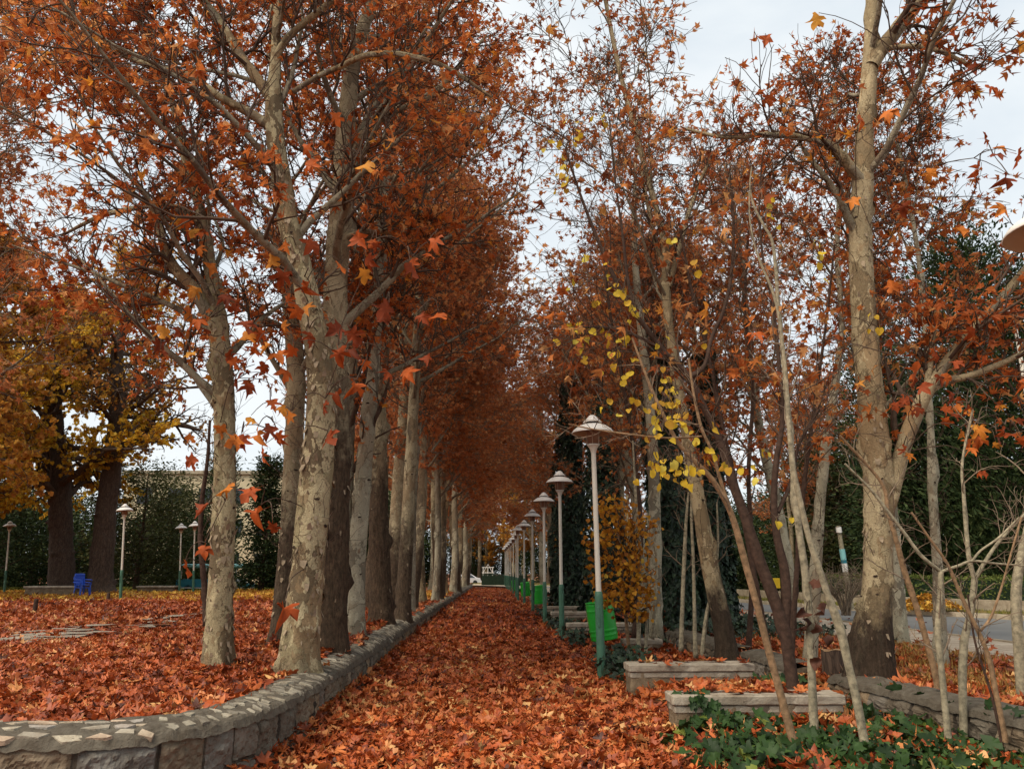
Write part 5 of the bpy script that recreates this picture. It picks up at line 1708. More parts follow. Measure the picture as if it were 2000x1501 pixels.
for k, (x, y, lab) in enumerate(((2.6, 88.5, 'low amber tree right behind the hedge at the path end'), (-0.6, 98.0, 'low amber tree behind the white pavilion at the path end'))):
    plane_tree(lab, (x, y, 0.1), [(x, y, 0.1, 0.2), (x, y, 5, 0.15), (x + 0.2, y, 12, 0.03)], 'bark_pale', 'amber', 171 + k, 1.6, 12.5, 4.2, 12, 0, 0.05, 0.2, (), 'amber trees in the far distance', name='amber_tree', step=0.5, nl=22, n2=9, n3=6, nleaf=10, size=0.24, tw=0.016, n3len=0.8)


# ------------------------------------------------------------------ ivy covered trunks
def ivy_tree(label, base, H, rad, R, seed, lean=0.0):
    rng = np.random.default_rng(seed)
    rows = [(base[0] + lean * f, base[1], base[2] + H * 1.25 * f, 0.20 * (1 - 0.8 * f) + 0.02) for f in np.linspace(0, 1, 7)]
    t = plane_tree(label, base, rows, 'stem_dark', 'russet', seed, H * 0.75, H * 1.28, R, 14, 0, 0.06, 0.2, (), 'ivy covered trees on the planted strip', name='ivy_covered_tree', step=0.2, nl=13, n2=8, n3=5, nleaf=7, size=0.14)
    n = int(5200 * rad * H / 3)
    u = rng.random(n) ** 1.15
    a = rng.random(n) * 2 * pi
    lump = 1 + 0.35 * vnoise(np.stack([np.cos(a) * 1.3, np.sin(a) * 1.3, u * H * 0.9 + seed], -1)) + 0.15 * vnoise(np.stack([np.cos(a) * 3, np.sin(a) * 3, u * H * 2.5], -1))
    r = rad * lump * (1 - 0.55 * u ** 1.5) * (1 + 0.5 * np.exp(-u * H / 0.5)) * rng.uniform(0.82, 1.06, n)
    pos = np.stack([lean * u * H / (H * 1.25) + r * np.cos(a), r * np.sin(a), u * H], 1)
    o = np.stack([np.cos(a), np.sin(a), np.zeros(n)], 1)
    ml = MB()
    put_leaves(ml, pos, np.array([0, 0, -1.0]) + o * 0.35 + rng.normal(0, 0.35, (n, 3)), o + rng.normal(0, 0.35, (n, 3)), rng.uniform(0.08, 0.15, n), LP_IVY, rng)
    ml.build('ivy', M['dark_ivy'], t, smooth=False)
    return t


ivy_tree('ivy covered trunk left of the leaning plane, behind the yellow shrub', (4.15, 17.4, 0.15), 7.0, 0.52, 3.0, 131, -0.3)
ivy_tree('ivy covered trunk directly behind the leaning plane, beside the road', (5.05, 17.8, 0.25), 6.6, 0.50, 2.8, 132, 0.2)
ivy_tree('dark ivy covered trunk behind the second and third lamps', (2.75, 27.5, 0.05), 8.5, 0.62, 3.0, 133, 0.2)
ivy_tree('ivy covered trunk behind the nearest lamp, left of the yellow shrub', (3.55, 24.0, 0.1), 7.0, 0.62, 2.8, 134, 0.0)

# ------------------------------------------------------------------ right-hand plane trees
R1r = lean_top(pxrows([(a_, b_, c_ * (0.93 if b_ < 1200 else 1.02)) for a_, b_, c_ in [(1697, 1352, 78), (1700, 1300, 76), (1703, 1240, 74), (1712, 1170, 62), (1715, 1090, 57), (1716, 1000, 56), (1713, 900, 55), (1704, 800, 53), (1694, 700, 51), (1686, 600, 49), (1681, 500, 47), (1682, 420, 44), (1686, 340, 40), (1690, 250, 34), (1697, 160, 32), (1701, 80, 28), (1703, 0, 25)]], 8.65), 11.5, 0.3, 0.4)
R1limbs = [pxrows([(1716, 1030, 26), (1735, 985, 30), (1752, 920, 29), (1772, 850, 28), (1797, 790, 27), (1816, 755, 25), (1850, 705, 19), (1895, 650, 16), (1945, 595, 15), (2000, 530, 14), (2080, 440, 10)], 8.6, [0, 0, 0, 0, -0.1, -0.1, -0.1, -0.2, -0.2, -0.3, -0.4]),
           pxrows([(1818, 758, 18), (1850, 742, 16), (1890, 735, 14), (1950, 712, 12), (2020, 680, 10)], 8.5, [0, 0, -0.1, -0.2, -0.3]),
           pxrows([(1808, 770, 12), (1815, 720, 12), (1822, 660, 10), (1826, 600, 7)], 8.5, [0, 0, 0, 0]),
           pxrows([(1692, 360, 18), (1665, 335, 20), (1645, 305, 19), (1615, 280, 16), (1570, 268, 13), (1500, 262, 10), (1420, 270, 7), (1340, 252, 5)], 8.6, [0, 0, -0.1, -0.1, -0.2, -0.2, -0.3, -0.3]),
           pxrows([(1702, 130, 26), (1725, 92, 27), (1755, 55, 26), (1790, 10, 25), (1830, -50, 20), (1870, -140, 14)], 8.6, [0, 0, 0, -0.1, -0.2, -0.3]),
           pxrows([(1736, 95, 10), (1780, 90, 10), (1830, 98, 9), (1900, 130, 6)], 8.5, [0, -0.1, -0.2, -0.3])]
r1 = plane_tree('big forked plane tree with dark flared foot beside the lower right wall', (*G(1697, 1350, 0.12)[:2], 0.12), R1r, 'bark_foot', 'rust', 41, 4.6, 12.0, 3.3, 44, 300, 0.07, 0.25, R1limbs, GR, step=0.045, bias=(0.1, -0.5, 0), **{**CK, 'nl': 9, 'n2': 9, 'nleaf': 3})
_c = [(1740, 210), (1835, 240), (1928, 165), (1900, 125), (1925, 270), (1940, 300), (1970, 345), (1680, 225), (1673, 385), (1765, 395), (1745, 550), (1470, 645), (1630, 625), (1385, 600), (1990, 80), (1600, 30), (1495, 70), (1500, 185), (1950, 285), (1915, 320), (1985, 300), (1860, 60), (1780, 130), (1820, 330), (1870, 445), (1960, 400), (1900, 640), (1795, 715), (1740, 660)]
rl = []
for px, py in _c:
    rl.append((*P(px, py, rs.uniform(6.6, 8.2)), rs.uniform(0.14, 0.22)))
att = np.concatenate([spline(R1r, 0.3)[20:, :3]] + [spline(q, 0.3)[:, :3] for q in R1limbs])
shoots(r1, rl, att, np.array(r1.location), 8, name='outer_spray')
_c = [(1770, 770), (1860, 810), (1885, 800), (1900, 830), (1940, 860), (1990, 850), (1845, 730), (1870, 770), (1800, 745), (1975, 825), (1960, 840), (1880, 860), (1850, 800), (1765, 890), (1880, 705), (1925, 690), (1990, 740), (1780, 800), (1910, 905), (1800, 800), (1890, 835), (1905, 850), (1920, 840), (1990, 720), (1815, 690)]
rl = [(*P(px + rs.normal(0, 8), py + rs.normal(0, 8), rs.uniform(7.6, 8.6)), rs.uniform(0.09, 0.16)) for px, py in _c for _ in range(2)]
shoots(r1, rl, att, np.array(r1.location), 9, name='low_spray', leafm='bright')

LNr = lean_top(pxrows([(1424, 1290, 42), (1412, 1225, 38), (1396, 1150, 35), (1380, 1070, 32), (1366, 990, 28), (1354, 920, 26), (1342, 850, 22), (1325, 760, 19), (1308, 650, 18), (1300, 560, 16), (1296, 470, 13)], 11.4), 12.5, -0.8, 0.3)
lnl = [pxrows([(1306, 560, 12), (1325, 490, 10), (1350, 400, 8), (1390, 300, 6)], 11.4, [0, 0, 0, 0]), pxrows([(1302, 540, 10), (1280, 470, 9), (1265, 400, 7), (1250, 320, 5)], 11.4, [0, 0, 0, 0])]
plane_tree('cream plane tree leaning left with rough brown foot, in front of the ivy pillars', (*G(1424, 1290, 0.25)[:2], 0.25), LNr, 'bark_foot', 'russet', 42, 5.0, 12.6, 3.2, 30, 80, 0.06, 0.15, lnl, GR, bias=(-0.5, 0, 0), **{**CK, 'nl': 12, 'nleaf': 3})
TRr = lean_top(pxrows([(1582, 1296, 26), (1588, 1200, 24), (1594, 1100, 22), (1600, 1000, 20), (1610, 900, 19), (1624, 800, 16), (1637, 710, 13), (1645, 630, 10)], 11.0), 9.6, 0.3, 0.2)
plane_tree('slim greenish grey plane trunk just left of the big forked one', (*G(1582, 1296, 0.28)[:2], 0.28), TRr, 'bark_grey', 'rust', 43, 4.6, 9.8, 2.4, 20, 20, 0.05, 0.1, (), GR, **{**CK, 'nl': 10, 'nleaf': 3})
T22 = lean_top(pxrows([(1838, 1305, 27), (1836, 1220, 23), (1832, 1120, 19), (1825, 1020, 17), (1820, 930, 16), (1818, 850, 13), (1815, 780, 10)], 10.4), 8.2, 0.2, 0.3)
plane_tree('slim plane trunk on the bank right of the big forked tree, before the road', (*G(1838, 1305, 0.28)[:2], 0.28), T22, 'bark_grey', 'rust', 44, 4.0, 8.3, 1.9, 18, 20, 0.05, 0.1, (), GR, **{**CK, 'nl': 9, 'nleaf': 3})
# crowns filling the right-hand sky
for k, (x, y, H, R, lab) in enumerate(((7.2, 13.8, 10.5, 3.0, 'rust crowned plane tree by the pavement, right, half hidden behind the big forked trunk'), (3.3, 15.8, 12.0, 2.6, 'russet plane tree behind the yellow shrub, its slim trunk among ivy'))):
    rows = [(x, y, 0.2, 0.13), (x + 0.1, y, H * 0.35, 0.11), (x - 0.1, y, H * 0.7, 0.07), (x + 0.1, y, H, 0.02)]
    plane_tree(lab, (x, y, 0.2), rows, 'bark_grey', 'russet', 45 + k, 4.0, H + 0.3, R, 16, 0, 0.06, 0.2, (), GR, **{**CK, 'nl': 12, 'nleaf': 3})


# ------------------------------------------------------------------ stems and saplings of the planted strip
def stem_thing(label, stems, barkm, seed, name='sapling', cat='sapling', twigs=10, leaves=0, leafm='rust', group='bare saplings on the planted strip', tlen=0.5, tr=0.006, t0=0.35, size=0.1, knots=1.0, protos_=LP_LO):
    """stems: list of world rows; the first starts at the ground"""
    rng = np.random.default_rng(seed)
    b = np.array(stems[0][0][:3])
    t = thing(name, label, cat, b, 0, group)
    off = np.array([*b, 0])
    for k, rws in enumerate(stems):
        rws = np.asarray(rws, float) - off
        mb = MB()
        if k == 0:
            rws = np.vstack([rws[0] - np.array([0, 0, 0.06, 0]), rws])
        trunk_mesh(mb, rws, 12, 0.035, 0.10, 0.12 if k == 0 else 0.0, seed + k, 1.5 * knots)
        mb.build('stem', M[barkm], t)
    S = np.stack([resample(np.asarray(r, float) - off, 16) for r in stems])
    if twigs:
        L, R = spawn(rng, S[..., :3], S[..., 3], twigs, t0, 1.0, 0.8, lambda p, tt: tlen * (1.2 - 0.5 * tt), 7, 0.4, 0.15, 0.13, 0.3, tr * 0.7)
        R = np.minimum(R, tr * 1.6)
        L2, R2 = spawn(rng, L, R, 4, 0.2, 1.0, 0.8, tlen * 0.42, 5, 0.6, 0.1, 0.18, 0.4, tr * 0.5)
        mb = MB()
        mb.tubes(L, R, 5)
        mb.tubes(L2, R2, 4)
        mb.build('branchwork', M['twig_pale' if barkm != 'stem_dark' else 'twig'], t)
        if leaves:
            ml = MB()
            k = rng.integers(0, len(L2), leaves)
            pos = L2[k, rng.integers(1, 5, leaves)]
            put_leaves(ml, pos, rng.normal(0, 0.5, (leaves, 3)) + np.array([0, 0, -0.8]), rng.normal(0, 1, (leaves, 3)), size * rng.uniform(0.6, 1.3, leaves), protos_, rng)
            ml.build('foliage', M[leafm], t)
    return t


def up_from(rows, H, dx=0, dy=0):
    return lean_top(rows, H, dx, dy, 4, 0.006)


# dark forked stem carrying yellow leaves
D1a = up_from(pxrows([(1556, 1412, 24), (1550, 1350, 24), (1540, 1280, 23), (1530, 1225, 24), (1508, 1160, 24), (1482, 1090, 22), (1455, 1010, 19), (1430, 940, 17), (1405, 860, 15), (1372, 790, 13), (1345, 735, 12), (1300, 690, 11), (1262, 640, 10), (1225, 590, 9), (1190, 520, 8), (1160, 450, 7), (1130, 370, 5), (1105, 290, 4)], 8.3), 6.9, -0.3, 0)
D1b = up_from(pxrows([(1531, 1230, 20), (1536, 1170, 20), (1532, 1110, 18), (1518, 1050, 15), (1512, 980, 13), (1516, 900, 11), (1528, 820, 9), (1522, 720, 8), (1510, 600, 6)], 8.3), 6.8, 0.1, 0)
D1c = pxrows([(1345, 738, 9), (1375, 715, 8), (1390, 660, 7), (1415, 600, 7), (1430, 520, 6), (1432, 420, 5), (1425, 330, 4)], 8.3, [0, 0, 0.1, 0.1, 0.2, 0.2, 0.2])
D1d = pxrows([(1290, 680, 7), (1240, 655, 6), (1180, 640, 5), (1120, 640, 4)], 8.3, [0, -0.1, -0.2, -0.3])
D1e = pxrows([(1240, 610, 7), (1225, 540, 6), (1215, 450, 5), (1200, 340, 4), (1190, 230, 3)], 8.3, [0, 0, 0, 0.1, 0.2])
D1f = pxrows([(1520, 1000, 8), (1545, 940, 7), (1560, 870, 6), (1600, 800, 5)], 8.3, [0, 0.1, 0.1, 0.2])
dk = stem_thing('dark brown forked sapling with round yellow leaves, right of the nearest parapet', [D1a, D1b, D1c, D1d, D1e, D1f], 'stem_dark', 201, twigs=22, tlen=1.15, tr=0.008, leaves=420, leafm='rust', size=0.105, protos_=LP_DRY, name='yellow_leaf_sapling')
S3 = pxrows([(1562, 1505, 17), (1545, 1430, 16), (1522, 1345, 15), (1500, 1265, 14), (1478, 1180, 13), (1456, 1100, 13), (1437, 1030, 12), (1420, 985, 11), (1390, 935, 10), (1352, 895, 9), (1325, 865, 8), (1298, 815, 7), (1275, 765, 6), (1255, 715, 5), (1235, 660, 4)], 6.45)
S3b = pxrows([(1421, 985, 8), (1408, 940, 7), (1390, 880, 6), (1370, 835, 6), (1355, 770, 5), (1345, 700, 4)], 6.45)
S3c = pxrows([(1370, 852, 4), (1300, 855, 4), (1230, 848, 4), (1160, 838, 3), (1110, 828, 3)], 6.45, [0, -0.05, -0.1, -0.1, -0.1])
s3 = stem_thing('tan arching sapling with round yellow leaves, rising in front of the nearest parapet', [S3, S3b, S3c], 'stem_tan', 202, twigs=5, tlen=0.4, tr=0.0042, t0=0.5, name='yellow_leaf_sapling')
_y = [(400, 160), (450, 220), (500, 155), (655, 185), (480, 290), (500, 350), (545, 400), (540, 265), (715, 290), (770, 285), (820, 300), (345, 290), (780, 355), (910, 415), (1115, 480), (1095, 575), (1140, 640), (1200, 660), (1130, 740), (1185, 740), (715, 715), (875, 705), (795, 835), (990, 795), (1065, 790), (1150, 840), (1040, 900), (1065, 930), (1100, 980), (1240, 880), (1265, 885), (1320, 1015), (1335, 955), (1475, 930), (1410, 1080), (1210, 1130), (1020, 1170), (1100, 1155), (1090, 1260), (1040, 1200), (1180, 1210), (1200, 1265), (1235, 1235), (1275, 1195), (1315, 1225), (1360, 1235), (1245, 1310), (1550, 1200), (1590, 1215), (1445, 1165), (1745, 1200), (1835, 1085), (870, 520), (845, 545), (890, 40), (910, 80), (1420, 215), (1140, 260), (1150, 690), (1160, 740), (1070, 1190), (1110, 1230), (430, 190), (1050, 850)]
_y = [(1000 + a / 3.75, 600 + b / 3.75) for a, b in _y]
_y2 = [(1125, 250), (1178, 235), (1095, 290), (1100, 320), (1100, 350), (1105, 370), (1126, 280), (1505, 400), (1500, 430), (1602, 485), (1605, 510), (1600, 525), (1140, 510), (1185, 525), (1205, 565), (1215, 580), (1230, 600), (1235, 620), (1695, 628), (1710, 628), (1545, 1022), (1092, 300), (1128, 265), (1108, 340), (1175, 245), (1098, 335), (1200, 580), (1165, 600), (1360, 520), (1315, 480), (1120, 560)]
ya, yb = [], []
for px, py in _y + _y2 + [(a_ + rs.normal(0, 14), b_ + rs.normal(8, 12)) for a_, b_ in _y + _y2]:
    near = py > 780 and px < 1480
    p = P(px + rs.normal(0, 2), py - 12, (6.4 if near else 8.2) - rs.uniform(0.0, 0.5))
    (ya if near else yb).append((*p, rs.uniform(0.05, 0.085) * (1.0 if near else 1.2)))
shoots(s3, ya, np.concatenate([spline(q, 0.15)[3:, :3] for q in (S3, S3b, S3c)]), np.array(s3.location), 15, 'lemon', LP_ROUND, 'twig', 'leafy_twig', rr=0.0032)
shoots(dk, yb, np.concatenate([spline(q, 0.2)[6:, :3] for q in (D1a, D1c, D1e, D1f)]), np.array(dk.location), 16, 'lemon', LP_ROUND, 'twig', 'leafy_twig', rr=0.0042)

S1 = up_from(pxrows([(1592, 1468, 17), (1588, 1380, 16), (1584, 1290, 15), (1580, 1200, 15), (1573, 1120, 14), (1560, 1030, 13), (1552, 950, 12), (1546, 880, 11), (1540, 800, 9), (1530, 700, 8), (1520, 600, 7), (1510, 480, 6)], 7.06), 5.6, -0.1, 0)
stem_thing('straight pale greenish stem standing in the ivy, with a dark curled dead leaf cluster', [S1], 'stem_pale', 203, twigs=8, tlen=0.6, tr=0.005, t0=0.5, leaves=20, size=0.1)
S2 = up_from(pxrows([(1698, 1512, 17), (1685, 1430, 16), (1672, 1362, 16), (1655, 1290, 15), (1640, 1225, 17), (1618, 1165, 14), (1598, 1105, 13), (1580, 1050, 12), (1563, 980, 11), (1548, 905, 10), (1540, 820, 9), (1535, 740, 8), (1525, 640, 6)], 6.29), 4.9, -0.1, 0)
stem_thing('kinked pale stem crossing before the big forked plane, rising from the ivy', [S2], 'stem_pale', 204, twigs=8, tlen=0.55, tr=0.0045, t0=0.5, leaves=14, size=0.1)
S4 = pxrows([(1852, 1440, 13), (1845, 1370, 12), (1838, 1300, 12), (1832, 1240, 12), (1836, 1170, 11), (1838, 1115, 10)], 6.6)
S4b = pxrows([(1838, 1116, 7), (1800, 1085, 7), (1770, 1045, 6), (1735, 1000, 6), (1700, 955, 5), (1650, 905, 4)], 6.6)
S4c = pxrows([(1838, 1116, 6), (1870, 1105, 6), (1900, 1095, 5), (1945, 1100, 4), (2000, 1104, 3)], 6.6)
S4d = pxrows([(1898, 1096, 5), (1915, 1075, 4), (1950, 1050, 4), (1990, 1010, 3)], 6.6)
stem_thing('bare sapling with forked top standing before the slim bank trunk', [S4, S4b, S4c, S4d], 'stem_pale', 205, twigs=6, tlen=0.35, tr=0.0038, t0=0.35)
S5 = pxrows([(1884, 1482, 15), (1882, 1400, 14), (1880, 1320, 15), (1884, 1250, 15), (1897, 1190, 13), (1904, 1130, 12)], 6.7)
S5b = pxrows([(1904, 1132, 10), (1893, 1090, 9), (1887, 1030, 8), (1882, 960, 7), (1880, 900, 5), (1900, 800, 4)], 6.7)
S5c = pxrows([(1905, 1128, 8), (1925, 1095, 7), (1945, 1065, 6), (1975, 1030, 6), (2010, 995, 5)], 6.7)
stem_thing('knotty bare sapling with low fork near the right edge, tallest in the ivy', [S5, S5b, S5c], 'stem_pale', 206, twigs=7, tlen=0.4, tr=0.004, t0=0.4)
S6 = pxrows([(1962, 1432, 10), (1945, 1350, 10), (1930, 1280, 9), (1912, 1235, 9), (1890, 1190, 8), (1872, 1150, 7), (1850, 1100, 6), (1815, 1050, 5), (1780, 1000, 4)], 6.2)
S6b = pxrows([(1914, 1232, 5), (1935, 1205, 5), (1955, 1150, 4), (1975, 1080, 4), (1995, 1010, 3)], 6.2)
stem_thing('leaning bare stem on the bank at right, sloping up to the left', [S6, S6b], 'stem_tan', 207, twigs=6, tlen=0.35, tr=0.0036, t0=0.4)
S7 = pxrows([(1830, 1330, 12), (1815, 1270, 11), (1795, 1200, 11), (1772, 1130, 10), (1752, 1060, 9), (1735, 1000, 8), (1720, 940, 6), (1640, 850, 4)], 7.4)
stem_thing('long bare stem sloping left across the gap right of the big forked trunk', [S7], 'stem_tan', 208, twigs=9, tlen=0.45, tr=0.004, t0=0.3)
S8 = up_from(pxrows([(1996, 1345, 20), (1990, 1270, 19), (1985, 1190, 19), (1986, 1140, 18), (1996, 1080, 15), (2012, 1000, 12)], 7.6), 4.2, 0.3, 0)
stem_thing('thick pale stem cut by the right edge of the picture', [S8], 'stem_pale', 209, twigs=7, tlen=0.5, tr=0.005, t0=0.4)
for k, (pts, Y, lab) in enumerate((([(1330, 1262, 9), (1333, 1180, 8), (1336, 1100, 8), (1340, 1020, 6), (1345, 960, 4)], 12.0, 'thin bare stem before the left ivy pillar'),
                                  ([(1358, 1275, 8), (1356, 1180, 7), (1354, 1090, 6), (1350, 1000, 5), (1353, 930, 3)], 12.0, 'thin bare stem just left of the leaning plane'),
                                  ([(1372, 1268, 8), (1380, 1200, 7), (1394, 1140, 6), (1402, 1060, 5), (1400, 980, 3)], 11.6, 'thin stem leaning right across the leaning plane foot'),
                                  ([(1275, 1240, 6), (1279, 1170, 6), (1282, 1100, 5), (1278, 1040, 4)], 14.2, 'thin pale stem right of the yellow shrub'),
                                  ([(403, 1212, 12), (399, 1140, 11), (392, 1060, 10), (394, 980, 9), (405, 900, 7), (410, 820, 5)], 14.5, 'dark thin stem standing just left of the lone pale plane trunk'),
                                  ([(1955, 1440, 5), (1935, 1350, 5), (1905, 1255, 4), (1890, 1160, 3)], 6.3, 'thinnest dry stalk on the bank at the right edge'))):
    stem_thing(lab, [pxrows(pts, Y)], 'stem_pale' if k < 4 else 'stem_dark', 220 + k, twigs=5, tlen=0.5, tr=0.005, t0=0.35)

# reddish dark saplings that fan out between the lamps and the big forked plane
for k, (pts, Y, lab) in enumerate((([(1502, 1275, 13), (1478, 1150, 11), (1450, 1000, 10), (1415, 850, 8), (1385, 700, 7), (1350, 560, 5), (1325, 430, 4)], 10.6, 'dark reddish sapling leaning left beyond the dark forked one'),
                                  ([(1545, 1285, 12), (1556, 1120, 10), (1570, 950, 9), (1590, 800, 7), (1612, 640, 5), (1630, 480, 4)], 10.2, 'dark reddish sapling leaning right beside the slim greenish trunk'),
                                  ([(1462, 1262, 11), (1470, 1100, 10), (1462, 930, 8), (1470, 760, 7), (1455, 600, 5), (1462, 450, 4)], 12.2, 'upright dark sapling right of the leaning plane foot'),
                                  ([(1240, 1235, 11), (1252, 1060, 9), (1240, 900, 8), (1215, 740, 6), (1190, 600, 5), (1180, 480, 4)], 15.5, 'dark sapling rising behind the yellow shrub'))):
    stem_thing(lab, [pxrows(pts, Y)], 'stem_dark', 240 + k, twigs=24, tlen=1.1, tr=0.008, t0=0.3, leaves=300, leafm='rust', size=0.105, protos_=LP_DRY, group='dark saplings on the planted strip')

# curled dead leaves on the pale stem
dl = [(*P(px, py - 8, 7.0), rs.uniform(0.08, 0.12)) for px, py in ((1595, 1140), (1565, 1195), (1575, 1215), (1602, 1190), (1568, 1235), (1598, 1225), (1612, 1250), (1590, 1290))]
t = thing('dead_leaf_cluster', 'curled dark brown dead leaves hanging on the straight pale stem', 'dead leaves', tuple(P(1590, 1200, 7.0)))
shoots(t, dl, spline(S1, 0.1)[:, :3], np.array(t.location), 33, 'dead', [leaf_proto('round', _r0, True, 3.5) for _ in range(4)], 'twig', 'dry_twig', rr=0.003)

# yellow shrub
g = G(1232, 1290, 0.0)
t = thing('yellow_shrub', 'amber yellow leafy shrub on thin stems right of the nearest lamp', 'shrub', (g[0], g[1], 0))
rng = np.random.default_rng(91)
for k, pts in enumerate(([(1231, 1292, 8), (1222, 1200, 7), (1214, 1110, 6), (1207, 1030, 5), (1200, 970, 3)], [(1246, 1265, 10), (1248, 1190, 9), (1252, 1100, 8), (1245, 1020, 6), (1240, 940, 5), (1236, 860, 3)], [(1258, 1240, 8), (1265, 1160, 6), (1268, 1080, 5), (1264, 1000, 3)])):
    mb = MB()
    rw = np.array(pxrows(pts, 13.6 if k else 13.9)) - np.array([g[0], g[1], 0, 0])
    rw[0, 2] = -0.03
    trunk_mesh(mb, rw, 8, 0.06, 0.06, 0.0, k)
    mb.build('stem', M['stem_pale' if k else 'stem_tan'], t)
cl = []
for px, py, w in ((1185, 1000, 30), (1215, 1020, 34), (1245, 1030, 26), (1175, 1050, 26), (1210, 1070, 40), (1240, 1080, 30), (1195, 1110, 34), (1225, 1130, 34), (1250, 1120, 22), (1215, 1160, 34), (1180, 1150, 16), (1245, 1160, 24), (1235, 1190, 16), (1190, 1170, 20), (1155, 1060, 8), (1160, 1130, 9), (1275, 1020, 8), (1268, 1150, 10), (1262, 1200, 8), (1205, 985, 14)):
    n = int(2.4 * w)
    c = P(px, py, 13.4)
    s = w * 0.66 / 1480 * 13.4
    cl.append(c + rng.normal(0, 1, (n, 3)) * np.array([s, s * 1.2, s * 0.8]))
pos = np.concatenate(cl) - np.array([g[0], g[1], 0])
n = len(pos)
a = np.array([[0, 0, 1.2]]) + np.c_[rng.normal(0, 0.08, (400, 2)), rng.random(400) * 1.3]
PLs = np.stack([a[rng.integers(0, 400, 150)] * 0.5 + pos[rng.integers(0, n, 150)] * 0.5, pos[rng.integers(0, n, 150)]], 1)
e = pos[rng.integers(0, n, 150)]
st = np.c_[np.zeros((150, 2)) + e[:, :2] * 0.15, e[:, 2] * 0.8]
mb = MB()
mb.tubes(np.stack([st, (st + e) / 2 + np.array([0, 0, 0.03]), e], 1), np.tile([0.008, 0.006, 0.004], (150, 1)), 4)
mb.build('branchwork', M['twig'], t)
ml = MB()
put_leaves(ml, pos, rng.normal(0, 0.5, (n, 3)) + np.array([0, 0, -0.7]), rng.normal(0, 1, (n, 3)), rng.uniform(0.05, 0.095, n), LP_ROUND, rng, np.clip(rng.normal(0.4, 0.25, n), 0, 1))
ml.build('foliage', M['shrub_leaf'], t)

# stump
g = G(1630, 1326, 0.22)
t = thing('tree_stump', 'sawn off tree stump with pale top left of the big forked plane foot', 'stump', (g[0], g[1], 0.2))
mb = MB()
an = np.arange(28) * 2 * pi / 28
rad = lambda z: 0.125 * (1 + 0.25 * np.exp(-z / 0.06) + 0.10 * np.sin(an * 5) * np.exp(-z / 0.2) + 0.04 * np.sin(an * 9 + 1))
rings = [np.stack([rad(z) * np.cos(an), rad(z) * np.sin(an), np.full(28, z) + 0.012 * np.sin(an * 3) * (z > 0.28)], 1) for z in np.linspace(-0.04, 0.36, 12)]
mb.add(np.concatenate(rings), [(i * 28 + k, i * 28 + (k + 1) % 28, (i + 1) * 28 + (k + 1) % 28, (i + 1) * 28 + k) for i in range(11) for k in range(28)])
mb.build('bark', M['bark_old'], t)
mb = MB()
mb.poly(rings[-1] * np.array([0.97, 0.97, 1]) + np.array([0, 0, 0.003]))
mb.build('cut_face', M['stem_tan'], t, smooth=False)

# bare round shrub across the road
g = P(1650, 1180, 22.5)
t = thing('bare_shrub', 'leafless twiggy rounded shrub beyond the road left of the big forked plane', 'shrub', (g[0], g[1], 0.3))
rng = np.random.default_rng(17)
P0 = np.stack([np.stack([np.zeros(26) + rng.normal(0, 0.06, 26), rng.normal(0, 0.06, 26), np.zeros(26)], 1)] + [np.stack([f * np.cos(np.arange(26) * 2.4) * 0.55, f * np.sin(np.arange(26) * 2.4) * 0.5, 0.15 + f * 0.75 + 0 * np.arange(26)], 1) for f in (0.35, 0.7, 1.0)], 1)
R0 = np.tile([0.025, 0.02, 0.014, 0.01], (26, 1))
mb = MB()
mb.tubes(P0, R0, 5)
L, R = spawn(rng, P0, R0, 5, 0.4, 1.0, 0.9, 0.55, 6, 0.6, 0.1, 0.16, 0.4, 0.007)
mb.tubes(L, R, 4)
L2, R2 = spawn(rng, L, R, 3, 0.3, 1.0, 0.8, 0.32, 4, 0.7, 0.1, 0.2, 0.5, 0.006)
mb.tubes(L2, R2, 3)
mb.build('branchwork', M['twig_pale'], t)

# ------------------------------------------------------------------ fallen leaves
def in_view(p, pad=140):
    q = p - CAM
    w = q @ FWD
    x = 1000 + F * (q @ RGT) / np.maximum(w, 0.1)
    return (w > 1.0) & (x > -pad - 500 / np.maximum(w, 1)) & (x < 2000 + pad + 500 / np.maximum(w, 1))


def litter(mb, rng, x, y, z, size, protos, tilt=0.5, gold=None, mat=0, dz=0.05):
    n = len(x)
    pos = np.stack([x, y, z + 0.012 + dz * rng.random(n) ** 1.5 + 0.03 * vnoise(np.stack([x * 2.2, y * 2.2, x * 0], -1))], -1)
    nr = rng.normal(0, tilt * 0.95, (n, 3)) + np.array([0, 0, 1.0])
    a = rng.random(n) * 2 * pi
    ax = np.stack([np.cos(a), np.sin(a), rng.normal(0, 0.25, n)], -1)
    sz = size * rng.uniform(0.6, 1.25, n)
    pos = pos - unit(ax) * (sz * 0.4)[:, None]
    rnd = np.clip(0.45 + 0.12 * vnoise(np.stack([x * 0.8, y * 0.8, x * 0 + 9], -1)) + 0.16 * vnoise(np.stack([x * 0.33, y * 0.22, x * 0 + 2], -1)) + rng.normal(0, 0.25, n) + 0.12 * np.exp(-(y - 4) / 5.0) * (x < 1.8) * (x > -1.9), 0, 1)
    put_leaves(mb, pos, ax, nr, sz, protos, rng, rnd, mat)


rng = np.random.default_rng(100)
